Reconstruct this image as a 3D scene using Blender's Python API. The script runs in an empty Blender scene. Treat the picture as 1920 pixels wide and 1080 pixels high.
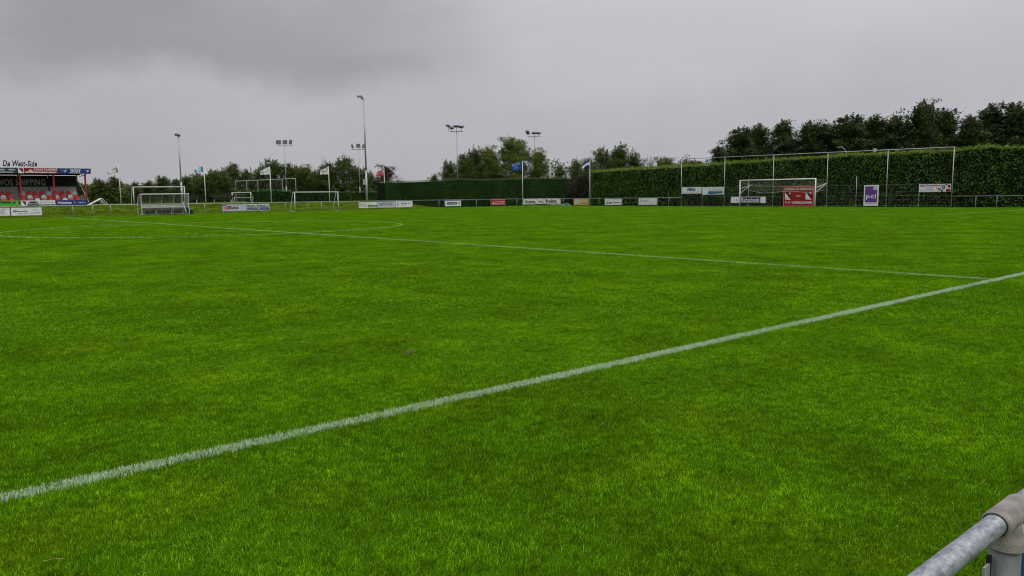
import bpy, math, random
import numpy as np
from mathutils import Vector, Matrix

R = math.radians
scene = bpy.context.scene
COL = scene.collection
rng = random.Random(7)
nrng = np.random.default_rng(7)

# ------------------------------------------------------------------ camera
# metres; origin = halfway line x near touchline, +X along the touchline, +Y across the pitch
PITCH_L, PITCH_W = 49.92, 67.34          # half length, full width
CAM = Vector((-13.54, -4.258, 1.404))
YAW, PITCHDOWN, ROLL = 0.8653, 0.1190, -0.0117
fw = Vector((math.cos(YAW)*math.cos(PITCHDOWN), math.sin(YAW)*math.cos(PITCHDOWN), -math.sin(PITCHDOWN)))
rt = Vector((math.sin(YAW), -math.cos(YAW), 0)); up = rt.cross(fw)
rt2 = rt*math.cos(ROLL) + up*math.sin(ROLL); up2 = up*math.cos(ROLL) - rt*math.sin(ROLL)
cd = bpy.data.cameras.new('camera'); cam = bpy.data.objects.new('camera', cd); COL.objects.link(cam)
cd.sensor_width = 36; cd.lens = 36*1457.6/1920; cd.clip_start = 0.05; cd.clip_end = 4000
m3 = Matrix((rt2, up2, -fw)).transposed()
cam.matrix_world = Matrix.Translation(CAM) @ m3.to_4x4()
scene.camera = cam

# ------------------------------------------------------------------ sky and sun
world = bpy.data.worlds.new('World'); scene.world = world; world.use_nodes = True
SUN_EL, SUN_AZ = R(48), R(205)
def build_world():
    nt = world.node_tree; N = nt.nodes; L = nt.links; N.clear()
    out = N.new('ShaderNodeOutputWorld'); bg = N.new('ShaderNodeBackground')
    L.new(bg.outputs[0], out.inputs[0])
    tc = N.new('ShaderNodeTexCoord'); sep = N.new('ShaderNodeSeparateXYZ'); L.new(tc.outputs['Generated'], sep.inputs[0])
    def math_(op, a, b=None, clamp=False):
        n = N.new('ShaderNodeMath'); n.operation = op; n.use_clamp = clamp
        for i, v in enumerate((a, b)):
            if v is None: continue
            if isinstance(v, (int, float)): n.inputs[i].default_value = v
            else: L.new(v, n.inputs[i])
        return n.outputs[0]
    def mad(a, b, c):
        o = math_('MULTIPLY_ADD', a, b); n = o.node
        if isinstance(c, (int, float)): n.inputs[2].default_value = c
        else: L.new(c, n.inputs[2])
        return o
    def smooth(v, a, b):
        n = N.new('ShaderNodeMapRange'); n.interpolation_type = 'SMOOTHSTEP'
        L.new(v, n.inputs[0]); n.inputs[1].default_value = a; n.inputs[2].default_value = b
        return n.outputs[0]
    def noise(vec, scale, detail, rough=.5):
        n = N.new('ShaderNodeTexNoise'); n.inputs['Scale'].default_value = scale
        n.inputs['Detail'].default_value = detail; n.inputs['Roughness'].default_value = rough
        L.new(vec, n.inputs['Vector']); return n.outputs[0]
    z = math_('MAXIMUM', sep.outputs[2], 0.0)
    # standard overcast sky: zenith three times as bright as the horizon
    grad = mad(z, mad(z, 1.30, 0.20), 0.435)
    # a flat cloud deck overhead
    den = math_('ADD', z, 0.16)
    u = math_('DIVIDE', sep.outputs[0], den); v = math_('DIVIDE', sep.outputs[1], den)
    comb = N.new('ShaderNodeCombineXYZ'); L.new(u, comb.inputs[0]); L.new(v, comb.inputs[1])
    n1 = noise(comb.outputs[0], 0.42, 5, .5)
    n2 = noise(comb.outputs[0], 1.1, 6, .55)
    # the heavier, darker bank of cloud low over the far left
    el = math_('ARCSINE', sep.outputs[2]); az = math_('ARCTAN2', sep.outputs[1], sep.outputs[0])
    wob = math_('MULTIPLY', math_('SUBTRACT', n2, .5), 0.10)
    n3 = noise(tc.outputs['Generated'], 5.5, 6, .55)
    wob2 = math_('MULTIPLY', math_('SUBTRACT', n3, .5), 0.12)
    e2 = math_('ADD', el, wob2)
    lower = smooth(e2, 0.118, 0.170)
    a2 = math_('ADD', az, math_('MULTIPLY', wob, 3.0))
    azr = smooth(a2, 0.80, 1.12)
    azl = math_('SUBTRACT', 1.0, smooth(a2, 1.36, 1.62))
    upper = math_('SUBTRACT', 1.0, smooth(e2, 0.20, 0.42))
    dark = math_('MULTIPLY', math_('MULTIPLY', lower, upper), math_('MULTIPLY', azr, azl))
    tone = mad(math_('SUBTRACT', n1, .5), 0.20, 1.0)
    tone = mad(math_('SUBTRACT', n3, .5), 0.18, tone)
    cb = N.new('ShaderNodeCombineXYZ'); L.new(math_('MULTIPLY', az, 1.5), cb.inputs[0]); L.new(math_('MULTIPLY', el, 6.0), cb.inputs[1])
    n4 = noise(cb.outputs[0], 1.9, 4, .5)
    tone = mad(math_('SUBTRACT', n4, .5), 0.22, tone)
    tone = mad(dark, -0.33, tone)
    tone = math_('MULTIPLY', tone, mad(math_('COSINE', math_('SUBTRACT', az, .2)), 0.17, 0.86))
    lum = math_('MULTIPLY', grad, tone)
    cloudcol = N.new('ShaderNodeMix'); cloudcol.data_type = 'RGBA'
    L.new(dark, cloudcol.inputs['Factor'])
    cloudcol.inputs[6].default_value = (0.99, 0.980, 1.05, 1); cloudcol.inputs[7].default_value = (0.995, 0.982, 1.02, 1)
    vs = N.new('ShaderNodeVectorMath'); vs.operation = 'SCALE'
    L.new(cloudcol.outputs[2], vs.inputs[0]); L.new(lum, vs.inputs['Scale'])
    sky = N.new('ShaderNodeTexSky'); sky.sky_type = 'NISHITA'; sky.sun_disc = False
    sky.sun_elevation = SUN_EL; sky.sun_rotation = SUN_AZ
    sk = N.new('ShaderNodeVectorMath'); sk.operation = 'SCALE'; sk.inputs['Scale'].default_value = 0.004
    L.new(sky.outputs[0], sk.inputs[0])
    add = N.new('ShaderNodeVectorMath'); add.operation = 'ADD'
    L.new(vs.outputs[0], add.inputs[0]); L.new(sk.outputs[0], add.inputs[1])
    L.new(add.outputs[0], bg.inputs[0]); bg.inputs[1].default_value = 1.0
build_world()
sd = bpy.data.lights.new('sun', 'SUN'); sun = bpy.data.objects.new('sun', sd); COL.objects.link(sun)
sd.energy = 1.2; sd.angle = R(60); sd.color = (1, .97, .93)
sun.rotation_euler = Vector((math.sin(SUN_AZ)*math.cos(SUN_EL), math.cos(SUN_AZ)*math.cos(SUN_EL), math.sin(SUN_EL))).to_track_quat('Z', 'Y').to_euler()
scene.view_settings.view_transform = 'Standard'; scene.view_settings.look = 'None'
scene.view_settings.exposure = 0; scene.view_settings.gamma = 1
scene.render.film_transparent = False
scene.cycles.max_bounces = 5; scene.cycles.diffuse_bounces = 2; scene.cycles.glossy_bounces = 2
scene.cycles.transmission_bounces = 4; scene.cycles.transparent_max_bounces = 12
scene.cycles.filter_width = 1.05
scene.cycles.use_adaptive_sampling = True; scene.cycles.adaptive_threshold = 0.015

# ------------------------------------------------------------------ materials
def mat(name, col, rough=.6, spec=.3, metal=0.0, var=.10, scale=6.0, bump=0.0, bscale=60.0, var2=None, alpha=1.0):
    m = bpy.data.materials.new(name); m.use_nodes = True
    nt = m.node_tree; N = nt.nodes; L = nt.links; b = N['Principled BSDF']
    b.inputs['Roughness'].default_value = rough; b.inputs['Specular IOR Level'].default_value = spec
    b.inputs['Metallic'].default_value = metal; b.inputs['Alpha'].default_value = alpha
    g = N.new('ShaderNodeNewGeometry')
    n = N.new('ShaderNodeTexNoise'); n.inputs['Scale'].default_value = scale; n.inputs['Detail'].default_value = 6
    L.new(g.outputs['Position'], n.inputs['Vector'])
    mx = N.new('ShaderNodeMix'); mx.data_type = 'RGBA'
    lo = tuple(c*(1-var) for c in col[:3]) + (1,); hi = tuple(min(1, c*(1+var)) for c in col[:3]) + (1,)
    if var2: lo = tuple(var2) + (1,)
    cr = N.new('ShaderNodeMapRange'); cr.inputs[1].default_value = .3; cr.inputs[2].default_value = .7
    L.new(n.outputs[0], cr.inputs[0]); L.new(cr.outputs[0], mx.inputs['Factor'])
    mx.inputs[6].default_value = lo; mx.inputs[7].default_value = hi
    L.new(mx.outputs[2], b.inputs['Base Color'])
    if bump:
        n2 = N.new('ShaderNodeTexNoise'); n2.inputs['Scale'].default_value = bscale; n2.inputs['Detail'].default_value = 4
        L.new(g.outputs['Position'], n2.inputs['Vector'])
        bp = N.new('ShaderNodeBump'); bp.inputs['Strength'].default_value = bump; bp.inputs['Distance'].default_value = .01
        L.new(n2.outputs[0], bp.inputs['Height']); L.new(bp.outputs[0], b.inputs['Normal'])
    return m

def leaf_mat(name, col_a, col_b, col_c=None, transl=.25, rough=.45, spec=.25, island=True, nscale=.6):
    """foliage: colour varies leaf by leaf and clump by clump; some light passes through"""
    m = bpy.data.materials.new(name); m.use_nodes = True
    nt = m.node_tree; N = nt.nodes; L = nt.links; b = N['Principled BSDF']; out = N['Material Output']
    g = N.new('ShaderNodeNewGeometry'); oi = N.new('ShaderNodeObjectInfo')
    n = N.new('ShaderNodeTexNoise'); n.inputs['Scale'].default_value = nscale; n.inputs['Detail'].default_value = 3
    L.new(g.outputs['Position'], n.inputs['Vector'])
    mr = N.new('ShaderNodeMapRange'); mr.inputs[1].default_value = .35; mr.inputs[2].default_value = .65
    L.new(n.outputs[0], mr.inputs[0])
    ad = N.new('ShaderNodeMath'); ad.operation = 'MULTIPLY_ADD'; ad.inputs[1].default_value = .5
    L.new(mr.outputs[0], ad.inputs[0])
    h = N.new('ShaderNodeMath'); h.operation = 'MULTIPLY'; h.inputs[1].default_value = .5
    L.new(g.outputs['Random Per Island'], h.inputs[0]); L.new(h.outputs[0], ad.inputs[2])
    ramp = N.new('ShaderNodeValToRGB'); L.new(ad.outputs[0], ramp.inputs[0])
    ramp.color_ramp.elements[0].color = (*col_a, 1); ramp.color_ramp.elements[1].color = (*col_b, 1)
    ramp.color_ramp.elements[0].position = .15; ramp.color_ramp.elements[1].position = .8
    if col_c:
        e = ramp.color_ramp.elements.new(.96); e.color = (*col_c, 1)
    L.new(ramp.outputs[0], b.inputs['Base Color'])
    b.inputs['Roughness'].default_value = rough; b.inputs['Specular IOR Level'].default_value = spec
    tr = N.new('ShaderNodeBsdfTranslucent'); L.new(ramp.outputs[0], tr.inputs[0])
    ms = N.new('ShaderNodeMixShader'); ms.inputs[0].default_value = transl
    L.new(b.outputs[0], ms.inputs[1]); L.new(tr.outputs[0], ms.inputs[2]); L.new(ms.outputs[0], out.inputs[0])
    return m

M = {}
M['white'] = mat('white_paint', (.62, .63, .60), .45, .4, var=.06)
M['offwhite'] = mat('weathered_white', (.50, .52, .50), .5, .3, var=.12, scale=2.5)
M['board_white'] = mat('white_board', (.66, .68, .68), .45, .35, var=.08, scale=3)
M['board_grey'] = mat('pale_board', (.42, .46, .50), .45, .35, var=.08, scale=3)
M['galv'] = mat('galvanised_steel', (.36, .38, .38), .45, .5, .35, var=.14, scale=5)
M['galv_dark'] = mat('dull_steel', (.20, .215, .215), .5, .4, .3, var=.12)
M['lampgrey'] = mat('lamp_housing', (.19, .19, .195), .5, .4)
M['glass_lamp'] = mat('lamp_glass', (.22, .23, .25), .2, .6)
M['red'] = mat('red_paint', (.30, .016, .018), .4, .4)
M['sign_red'] = mat('red_sign', (.28, .008, .012), .45, .3)
M['dark_red'] = mat('dull_red', (.16, .012, .014), .5, .3)
M['blue'] = mat('blue_sign', (.012, .030, .16), .4, .4)
M['navy'] = mat('navy_sign', (.010, .016, .085), .45, .35)
M['teal'] = mat('teal_blue_sign', (.012, .10, .20), .45, .35)
M['black'] = mat('black_sign', (.012, .013, .015), .5, .3)
M['dark_banner'] = mat('dark_banner', (.016, .019, .028), .6, .2)
M['slate'] = mat('slate_sign', (.025, .042, .052), .5, .3)
M['green_sign'] = mat('green_sign', (.07, .36, .035), .5, .3)
M['dkgreen'] = mat('dark_green', (.012, .075, .028), .5, .3)
M['yellow'] = mat('yellow_sign', (.55, .36, .05), .5, .3, var=.12)
M['purple'] = mat('purple_sign', (.13, .045, .24), .45, .3)
M['paleblue'] = mat('pale_blue', (.35, .52, .58), .45, .3)
M['pink'] = mat('pink_red', (.50, .06, .13), .5, .3)
M['printgrey'] = mat('grey_print', (.16, .165, .17), .5, .3)
M['midgrey'] = mat('mid_grey', (.33, .34, .345), .5, .3)
M['orange'] = mat('orange_print', (.55, .20, .05), .5, .3)
M['lettergrey'] = mat('silver_letters', (.33, .36, .37), .5, .3)
M['bannerletters'] = mat('pale_banner_letters', (.50, .54, .55), .5, .3)
M['concrete'] = mat('concrete', (.19, .185, .17), .85, .2, var=.2, scale=3, bump=.3)
M['wall_panel'] = mat('pale_wall_panel', (.52, .51, .48), .6, .2, var=.1, scale=2)
M['roof_dark'] = mat('dark_roof', (.030, .032, .034), .6, .2)
M['wood'] = mat('weathered_wood', (.13, .095, .065), .75, .2, var=.25, scale=4)
M['wood_dark'] = mat('dark_wood', (.028, .030, .024), .8, .2, var=.25, scale=4)
M['rubber'] = mat('black_rubber', (.014, .014, .014), .7, .2)
M['bucket'] = mat('dark_green_plastic', (.010, .040, .024), .45, .4)
M['net'] = mat('net_cord', (.25, .24, .17), .8, .1)
M['tarp'] = mat('green_tarp', (.03, .10, .06), .5, .4, var=.3)
M['bark'] = mat('bark', (.07, .055, .04), .9, .1, var=.3, scale=3)
M['dirt'] = mat('dry_clod', (.090, .085, .028), .9, .1, var=.35, scale=40)
M['straw'] = mat('straw', (.28, .26, .09), .7, .2)
M['flag_white'] = mat('flag_cloth', (.58, .60, .62), .8, .1, var=.05)
M['flag_grey'] = mat('flag_cloth_grey', (.25, .27, .30), .8, .1)
M['flag_green'] = mat('flag_cloth_green', (.22, .36, .12), .8, .1)
M['flag_blue'] = mat('flag_cloth_blue', (.030, .068, .24), .8, .1, var=.15)
M['flag_lblue'] = mat('flag_cloth_light_blue', (.12, .19, .40), .8, .1, var=.15)
M['flag_cyan'] = mat('flag_cloth_cyan', (.08, .25, .40), .8, .1)
M['flag_red'] = mat('flag_cloth_red', (.42, .05, .07), .8, .1)
M['flag_pink'] = mat('flag_cloth_pale_red', (.55, .25, .27), .8, .1)
M['flag_navy'] = mat('flag_cloth_navy', (.02, .03, .12), .8, .1)
M['flag_orange'] = mat('flag_cloth_orange', (.45, .20, .07), .8, .1)

def glass_mat():
    m = bpy.data.materials.new('clear_polycarbonate'); m.use_nodes = True
    nt = m.node_tree; N = nt.nodes; L = nt.links; out = N['Material Output']; N.remove(N['Principled BSDF'])
    t = N.new('ShaderNodeBsdfTransparent'); t.inputs[0].default_value = (.82, .88, .85, 1)
    g = N.new('ShaderNodeBsdfGlossy'); g.inputs['Roughness'].default_value = .12
    d = N.new('ShaderNodeBsdfDiffuse'); d.inputs[0].default_value = (.35, .38, .36, 1)
    mx = N.new('ShaderNodeMixShader'); mx.inputs[0].default_value = .16; L.new(t.outputs[0], mx.inputs[1]); L.new(d.outputs[0], mx.inputs[2])
    fr = N.new('ShaderNodeFresnel'); fr.inputs[0].default_value = 1.4
    m2 = N.new('ShaderNodeMixShader'); L.new(fr.outputs[0], m2.inputs[0]); L.new(mx.outputs[0], m2.inputs[1]); L.new(g.outputs[0], m2.inputs[2])
    L.new(m2.outputs[0], out.inputs[0]); return m
M['glass'] = glass_mat()
M['kick'] = mat('stained_kick_panel', (.17, .175, .125), .6, .3, var=.2, scale=2)
M['seat_red'] = mat('red_seat_plastic', (.46, .012, .016), .35, .4)

def rail_mat():
    """wet galvanised rail: streaks along the tube and beads of rain"""
    m = bpy.data.materials.new('wet_galvanised_rail'); m.use_nodes = True
    nt = m.node_tree; N = nt.nodes; L = nt.links; b = N['Principled BSDF']
    g = N.new('ShaderNodeNewGeometry')
    mp = N.new('ShaderNodeMapping'); mp.inputs['Scale'].default_value = (18, 90, 90); L.new(g.outputs['Position'], mp.inputs[0])
    n = N.new('ShaderNodeTexNoise'); n.inputs['Scale'].default_value = 1; n.inputs['Detail'].default_value = 8; L.new(mp.outputs[0], n.inputs['Vector'])
    ramp = N.new('ShaderNodeValToRGB'); L.new(n.outputs[0], ramp.inputs[0])
    ramp.color_ramp.elements[0].position = .35; ramp.color_ramp.elements[0].color = (.15, .165, .18, 1)
    ramp.color_ramp.elements[1].position = .7; ramp.color_ramp.elements[1].color = (.31, .33, .35, 1)
    sp = N.new('ShaderNodeTexVoronoi'); sp.inputs['Scale'].default_value = 130; L.new(g.outputs['Position'], sp.inputs['Vector'])
    bw = N.new('ShaderNodeSeparateColor'); L.new(sp.outputs['Color'], bw.inputs[0])
    sr_ = N.new('ShaderNodeMapRange'); sr_.inputs[3].default_value = .78; sr_.inputs[4].default_value = 1.2; L.new(bw.outputs[0], sr_.inputs[0])
    mp2 = N.new('ShaderNodeMapping'); mp2.inputs['Scale'].default_value = (260, 60, 60); L.new(g.outputs['Position'], mp2.inputs[0])
    sc_ = N.new('ShaderNodeTexNoise'); sc_.inputs['Scale'].default_value = 1; sc_.inputs['Detail'].default_value = 3; L.new(mp2.outputs[0], sc_.inputs['Vector'])
    sm = N.new('ShaderNodeMapRange'); sm.inputs[1].default_value = .62; sm.inputs[2].default_value = .70; sm.inputs[4].default_value = .35; L.new(sc_.outputs[0], sm.inputs[0])
    vs_ = N.new('ShaderNodeVectorMath'); vs_.operation = 'SCALE'; L.new(ramp.outputs[0], vs_.inputs[0]); L.new(sr_.outputs[0], vs_.inputs['Scale'])
    mx_ = N.new('ShaderNodeMix'); mx_.data_type = 'RGBA'; L.new(sm.outputs[0], mx_.inputs['Factor']); L.new(vs_.outputs[0], mx_.inputs[6]); mx_.inputs[7].default_value = (.55, .57, .58, 1)
    L.new(mx_.outputs[2], b.inputs['Base Color']); b.inputs['Metallic'].default_value = .2
    v = N.new('ShaderNodeTexVoronoi'); v.inputs['Scale'].default_value = 210; L.new(g.outputs['Position'], v.inputs['Vector'])
    mr = N.new('ShaderNodeMapRange'); mr.inputs[1].default_value = .0; mr.inputs[2].default_value = .32; mr.inputs[3].default_value = 1; mr.inputs[4].default_value = 0
    L.new(v.outputs['Distance'], mr.inputs[0])
    n2 = N.new('ShaderNodeTexNoise'); n2.inputs['Scale'].default_value = 45; L.new(g.outputs['Position'], n2.inputs['Vector'])
    gt = N.new('ShaderNodeMapRange'); gt.inputs[1].default_value = .5; gt.inputs[2].default_value = .58; L.new(n2.outputs[0], gt.inputs[0])
    mm = N.new('ShaderNodeMath'); mm.operation = 'MULTIPLY'; L.new(mr.outputs[0], mm.inputs[0]); L.new(gt.outputs[0], mm.inputs[1])
    bp = N.new('ShaderNodeBump'); bp.inputs['Strength'].default_value = .55; bp.inputs['Distance'].default_value = .002
    L.new(mm.outputs[0], bp.inputs['Height']); L.new(bp.outputs[0], b.inputs['Normal'])
    rr = N.new('ShaderNodeMapRange'); rr.inputs[3].default_value = .42; rr.inputs[4].default_value = .08; L.new(mm.outputs[0], rr.inputs[0])
    L.new(rr.outputs[0], b.inputs['Roughness']); b.inputs['Specular IOR Level'].default_value = .6
    return m
M['rail'] = rail_mat()
M['clamp'] = mat('cast_clamp', (.30, .275, .245), .7, .25, var2=(.17, .16, .145), scale=38, bump=.45, bscale=420)
M['post_green'] = mat('mossy_galvanised_post', (.13, .155, .14), .55, .4, .2, var=.25, scale=22, bump=.2, bscale=150)

# ------------------------------------------------------------------ mesh helpers
class MB:
    def __init__(s): s.v = []; s.f = []; s.m = []
    def add(s, vs, fs, mi=0):
        o = len(s.v); s.v += [tuple(v) for v in vs]; s.f += [tuple(i+o for i in f) for f in fs]; s.m += [mi]*len(fs)
    def box(s, c, d, rot=None, mi=0):
        x, y, z = (k/2 for k in d)
        vs = [Vector(p) for p in ((-x,-y,-z),(x,-y,-z),(x,y,-z),(-x,y,-z),(-x,-y,z),(x,-y,z),(x,y,z),(-x,y,z))]
        if rot is not None: vs = [rot @ v for v in vs]
        c = Vector(c); s.add([v+c for v in vs], [(0,3,2,1),(4,5,6,7),(0,1,5,4),(1,2,6,5),(2,3,7,6),(3,0,4,7)], mi); return s
    def tube(s, p0, p1, r0, r1=None, n=8, cap=True, mi=0):
        r1 = r0 if r1 is None else r1
        p0, p1 = Vector(p0), Vector(p1); d = (p1-p0).normalized()
        a = d.orthogonal().normalized(); b = d.cross(a)
        vs = []
        for p, r in ((p0, r0), (p1, r1)):
            for k in range(n):
                t = 2*math.pi*k/n; vs.append(p + (a*math.cos(t)+b*math.sin(t))*r)
        fs = [(k, (k+1) % n, n+(k+1) % n, n+k) for k in range(n)]
        if cap: fs += [tuple(range(n-1, -1, -1)), tuple(range(n, 2*n))]
        s.add(vs, fs, mi); return s
    def path(s, pts, r, n=6, mi=0):
        for a, b in zip(pts[:-1], pts[1:]): s.tube(a, b, r, r, n, True, mi)
        return s
    def prism(s, pts, y0, y1, mi=0):
        """polygon in the local xz plane (counter-clockwise seen from -y) thickened in y"""
        n = len(pts); vs = [(x, y0, z) for x, z in pts] + [(x, y1, z) for x, z in pts]
        fs = [tuple(range(n)), tuple(range(2*n-1, n-1, -1))] + [(i, n+i, n+(i+1) % n, (i+1) % n) for i in range(n)]
        s.add(vs, fs, mi); return s
    def mesh(s, name, mats, smooth=False):
        me = bpy.data.meshes.new(name); me.from_pydata(s.v, [], s.f)
        for mm in (mats if isinstance(mats, (list, tuple)) else [mats]): me.materials.append(mm)
        if any(s.m): me.polygons.foreach_set('material_index', s.m)
        if smooth: me.polygons.foreach_set('use_smooth', [True]*len(s.f))
        me.update(); return me
    def build(s, name, mats, parent=None, loc=(0, 0, 0), smooth=False):
        return link(name, s.mesh(name, mats, smooth), parent, loc)

def link(name, me, parent=None, loc=(0, 0, 0), rz=0):
    o = bpy.data.objects.new(name, me); COL.objects.link(o); o.location = loc; o.rotation_euler = (0, 0, rz)
    if parent is not None: o.parent = parent
    return o
def tag(o, label=None, cat=None, group=None, kind=None):
    if label: o['label'] = label
    if cat: o['category'] = cat
    if group: o['group'] = group
    if kind: o['kind'] = kind
    return o
def thing(name, loc, rz, label, cat, group=None):
    o = bpy.data.objects.new(name, None); COL.objects.link(o); o.location = loc; o.rotation_euler = (0, 0, rz)
    o.empty_display_size = .2
    return tag(o, label, cat, group)
def np_mesh(name, verts, faces_flat, loop_tot, mats):
    """verts (n,3); faces_flat flat loop indices; loop_tot per-face loop count"""
    me = bpy.data.meshes.new(name)
    me.vertices.add(len(verts)); me.vertices.foreach_set('co', np.asarray(verts, np.float32).ravel())
    me.loops.add(len(faces_flat)); me.loops.foreach_set('vertex_index', np.asarray(faces_flat, np.int32))
    me.polygons.add(len(loop_tot)); lt = np.asarray(loop_tot, np.int32)
    me.polygons.foreach_set('loop_start', np.concatenate(([0], np.cumsum(lt)[:-1])).astype(np.int32))
    for mm in (mats if isinstance(mats, (list, tuple)) else [mats]): me.materials.append(mm)
    me.update(calc_edges=True); return me

TXT = {}
def text_mesh(s, w, h, mt, shear=0, bold=.0, depth=.003):
    cu = bpy.data.curves.new('lettering', 'FONT'); cu.body = s; cu.size = 1; cu.shear = shear; cu.offset = bold
    cu.resolution_u = 2; cu.space_character = 1.06
    ob = bpy.data.objects.new('lettering', cu); COL.objects.link(ob)
    dg = bpy.context.evaluated_depsgraph_get(); me = bpy.data.meshes.new_from_object(ob.evaluated_get(dg))
    bpy.data.objects.remove(ob); bpy.data.curves.remove(cu)
    co = np.zeros(len(me.vertices)*3, np.float32); me.vertices.foreach_get('co', co); co = co.reshape(-1, 3)
    mn, mx = co.min(0), co.max(0)
    out = np.zeros_like(co)
    out[:, 0] = (co[:, 0]-mn[0])/(mx[0]-mn[0])*w; out[:, 2] = (co[:, 1]-mn[1])/(mx[1]-mn[1])*h
    me.vertices.foreach_set('co', out.ravel()); me.materials.clear(); me.materials.append(mt); me.update(); me.name = 'lettering'
    return me

def decorate(parent, y_front, items):
    """flat print on a board: local x right, z up; every layer stands a little prouder than the last"""
    for k, it in enumerate(items):
        y = y_front - .003 - .0015*k
        t = it[0]
        if t == 't':
            _, s, x, z, w, h, mt = it[:7]; sh = it[7] if len(it) > 7 else 0; bo = it[8] if len(it) > 8 else .02
            link('lettering', text_mesh(s, w, h, M[mt], sh, bo), parent, (x, y, z))
        elif t == 'r':
            _, x, z, w, h, mt = it
            MB().box((x+w/2, 0, z+h/2), (w, .001, h)).build('printed_bar', M[mt], parent, (0, y, 0))
        elif t == 'p':
            _, pts, mt, nm = it
            MB().prism(pts, -.0005, .0005).build(nm, M[mt], parent, (0, y, 0))
        elif t == 'c':
            _, cx, cz, rx, rz, mt, nm = it
            pts = [(cx+rx*math.cos(a*math.pi/10), cz+rz*math.sin(a*math.pi/10)) for a in range(20)]
            MB().prism(pts, -.0005, .0005).build(nm, M[mt], parent, (0, y, 0))
        elif t == 'o':
            _, cx, cz, rx, rz, wd, mt, nm = it
            b = MB(); n = 20
            vs = []
            for a in range(n):
                c, s_ = math.cos(2*math.pi*a/n), math.sin(2*math.pi*a/n)
                vs += [(cx+rx*c, 0, cz+rz*s_), (cx+(rx-wd)*c, 0, cz+(rz-wd)*s_)]
            b.add(vs, [(2*a, 2*((a+1) % n), 2*((a+1) % n)+1, 2*a+1) for a in range(n)])
            b.build(nm, M[mt], parent, (0, y, 0))

def crest(x, z, w, h):
    """club badge: white shield half, red half, black diagonal, white ball"""
    return [('p', [(x, z+h), (x, z+.12*h), (x+.1*w, z), (x+.95*w, z), (x+.95*w, z+.12*h)], 'board_white', 'emblem'),
            ('p', [(x+.05*w, z+h), (x+.95*w, z+.1*h), (x+w, z+.25*h), (x+w, z+h)], 'dark_red', 'emblem'),
            ('p', [(x, z+h), (x, z+.93*h), (x+.92*w, z+.05*h), (x+w, z+.13*h), (x+.16*w, z+h)], 'black', 'emblem'),
            ('c', x+.78*w, z+.80*h, .13*w, .11*h, 'board_white', 'emblem'),
            ('r', x+.18*w, z+.14*h, .32*w, .07*h, 'printgrey')]

END = -math.pi/2      # facing -X: local x runs along -Y
def board(name, label, loc, rz, w, h, bg, items, frame='galv', t=.02, posts=False, cat='advertising board', group='boards along the touch rail'):
    o = thing(name, loc, rz, label, cat, group)
    MB().box((w/2, 0, h/2), (w, t, h)).build('panel', M[bg], o)
    if frame:
        e = .022
        for c, d in (((w/2, -t/2, h-e/2), (w, .012, e)), ((w/2, -t/2, e/2), (w, .012, e)),
                     ((e/2, -t/2, h/2), (e, .012, h-2*e)), ((w-e/2, -t/2, h/2), (e, .012, h-2*e))):
            MB().box(c, d).build('edge_strip', M[frame], o)
    decorate(o, -t/2-.004, items)
    return o

# ------------------------------------------------------------------ ground
YF, XE = 70.84, 54.92
def turf_mat(name, a, b, c):
    m = bpy.data.materials.new(name); m.use_nodes = True
    nt = m.node_tree; N = nt.nodes; L = nt.links; bs = N['Principled BSDF']
    g = N.new('ShaderNodeNewGeometry')
    n1 = N.new('ShaderNodeTexNoise'); n1.inputs['Scale'].default_value = .7; n1.inputs['Detail'].default_value = 8; n1.inputs['Roughness'].default_value = .65
    L.new(g.outputs['Position'], n1.inputs['Vector'])
    ramp = N.new('ShaderNodeValToRGB'); L.new(n1.outputs[0], ramp.inputs[0])
    ramp.color_ramp.elements[0].position = .3; ramp.color_ramp.elements[0].color = (*a, 1)
    ramp.color_ramp.elements[1].position = .72; ramp.color_ramp.elements[1].color = (*b, 1)
    n2 = N.new('ShaderNodeTexNoise'); n2.inputs['Scale'].default_value = 30; n2.inputs['Detail'].default_value = 6
    L.new(g.outputs['Position'], n2.inputs['Vector'])
    mr = N.new('ShaderNodeMapRange'); mr.inputs[1].default_value = .35; mr.inputs[2].default_value = .75; L.new(n2.outputs[0], mr.inputs[0])
    mx = N.new('ShaderNodeMix'); mx.data_type = 'RGBA'; L.new(mr.outputs[0], mx.inputs['Factor'])
    L.new(ramp.outputs[0], mx.inputs[6]); mx.inputs[7].default_value = (*c, 1)
    L.new(mx.outputs[2], bs.inputs['Base Color']); bs.inputs['Roughness'].default_value = .9; bs.inputs['Specular IOR Level'].default_value = 0
    bp = N.new('ShaderNodeBump'); bp.inputs['Strength'].default_value = .6; bp.inputs['Distance'].default_value = .03
    L.new(n2.outputs[0], bp.inputs['Height']); L.new(bp.outputs[0], bs.inputs['Normal'])
    return m
M['turf'] = turf_mat('turf_soil', (.030, .080, .002), (.055, .125, .003), (.042, .100, .003))
M['bank'] = turf_mat('bank_turf', (.055, .105, .012), (.10, .145, .02), (.075, .12, .015))

def ground():
    b = MB(); S = 1800
    b.add([(-S, -S, 0), (S, -S, 0), (S, S, 0), (-S, S, 0)], [(0, 1, 2, 3)])
    tag(b.build('ground', M['turf']), 'flat grassy ground reaching to the horizon', 'ground', kind='structure')
ground()

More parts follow.
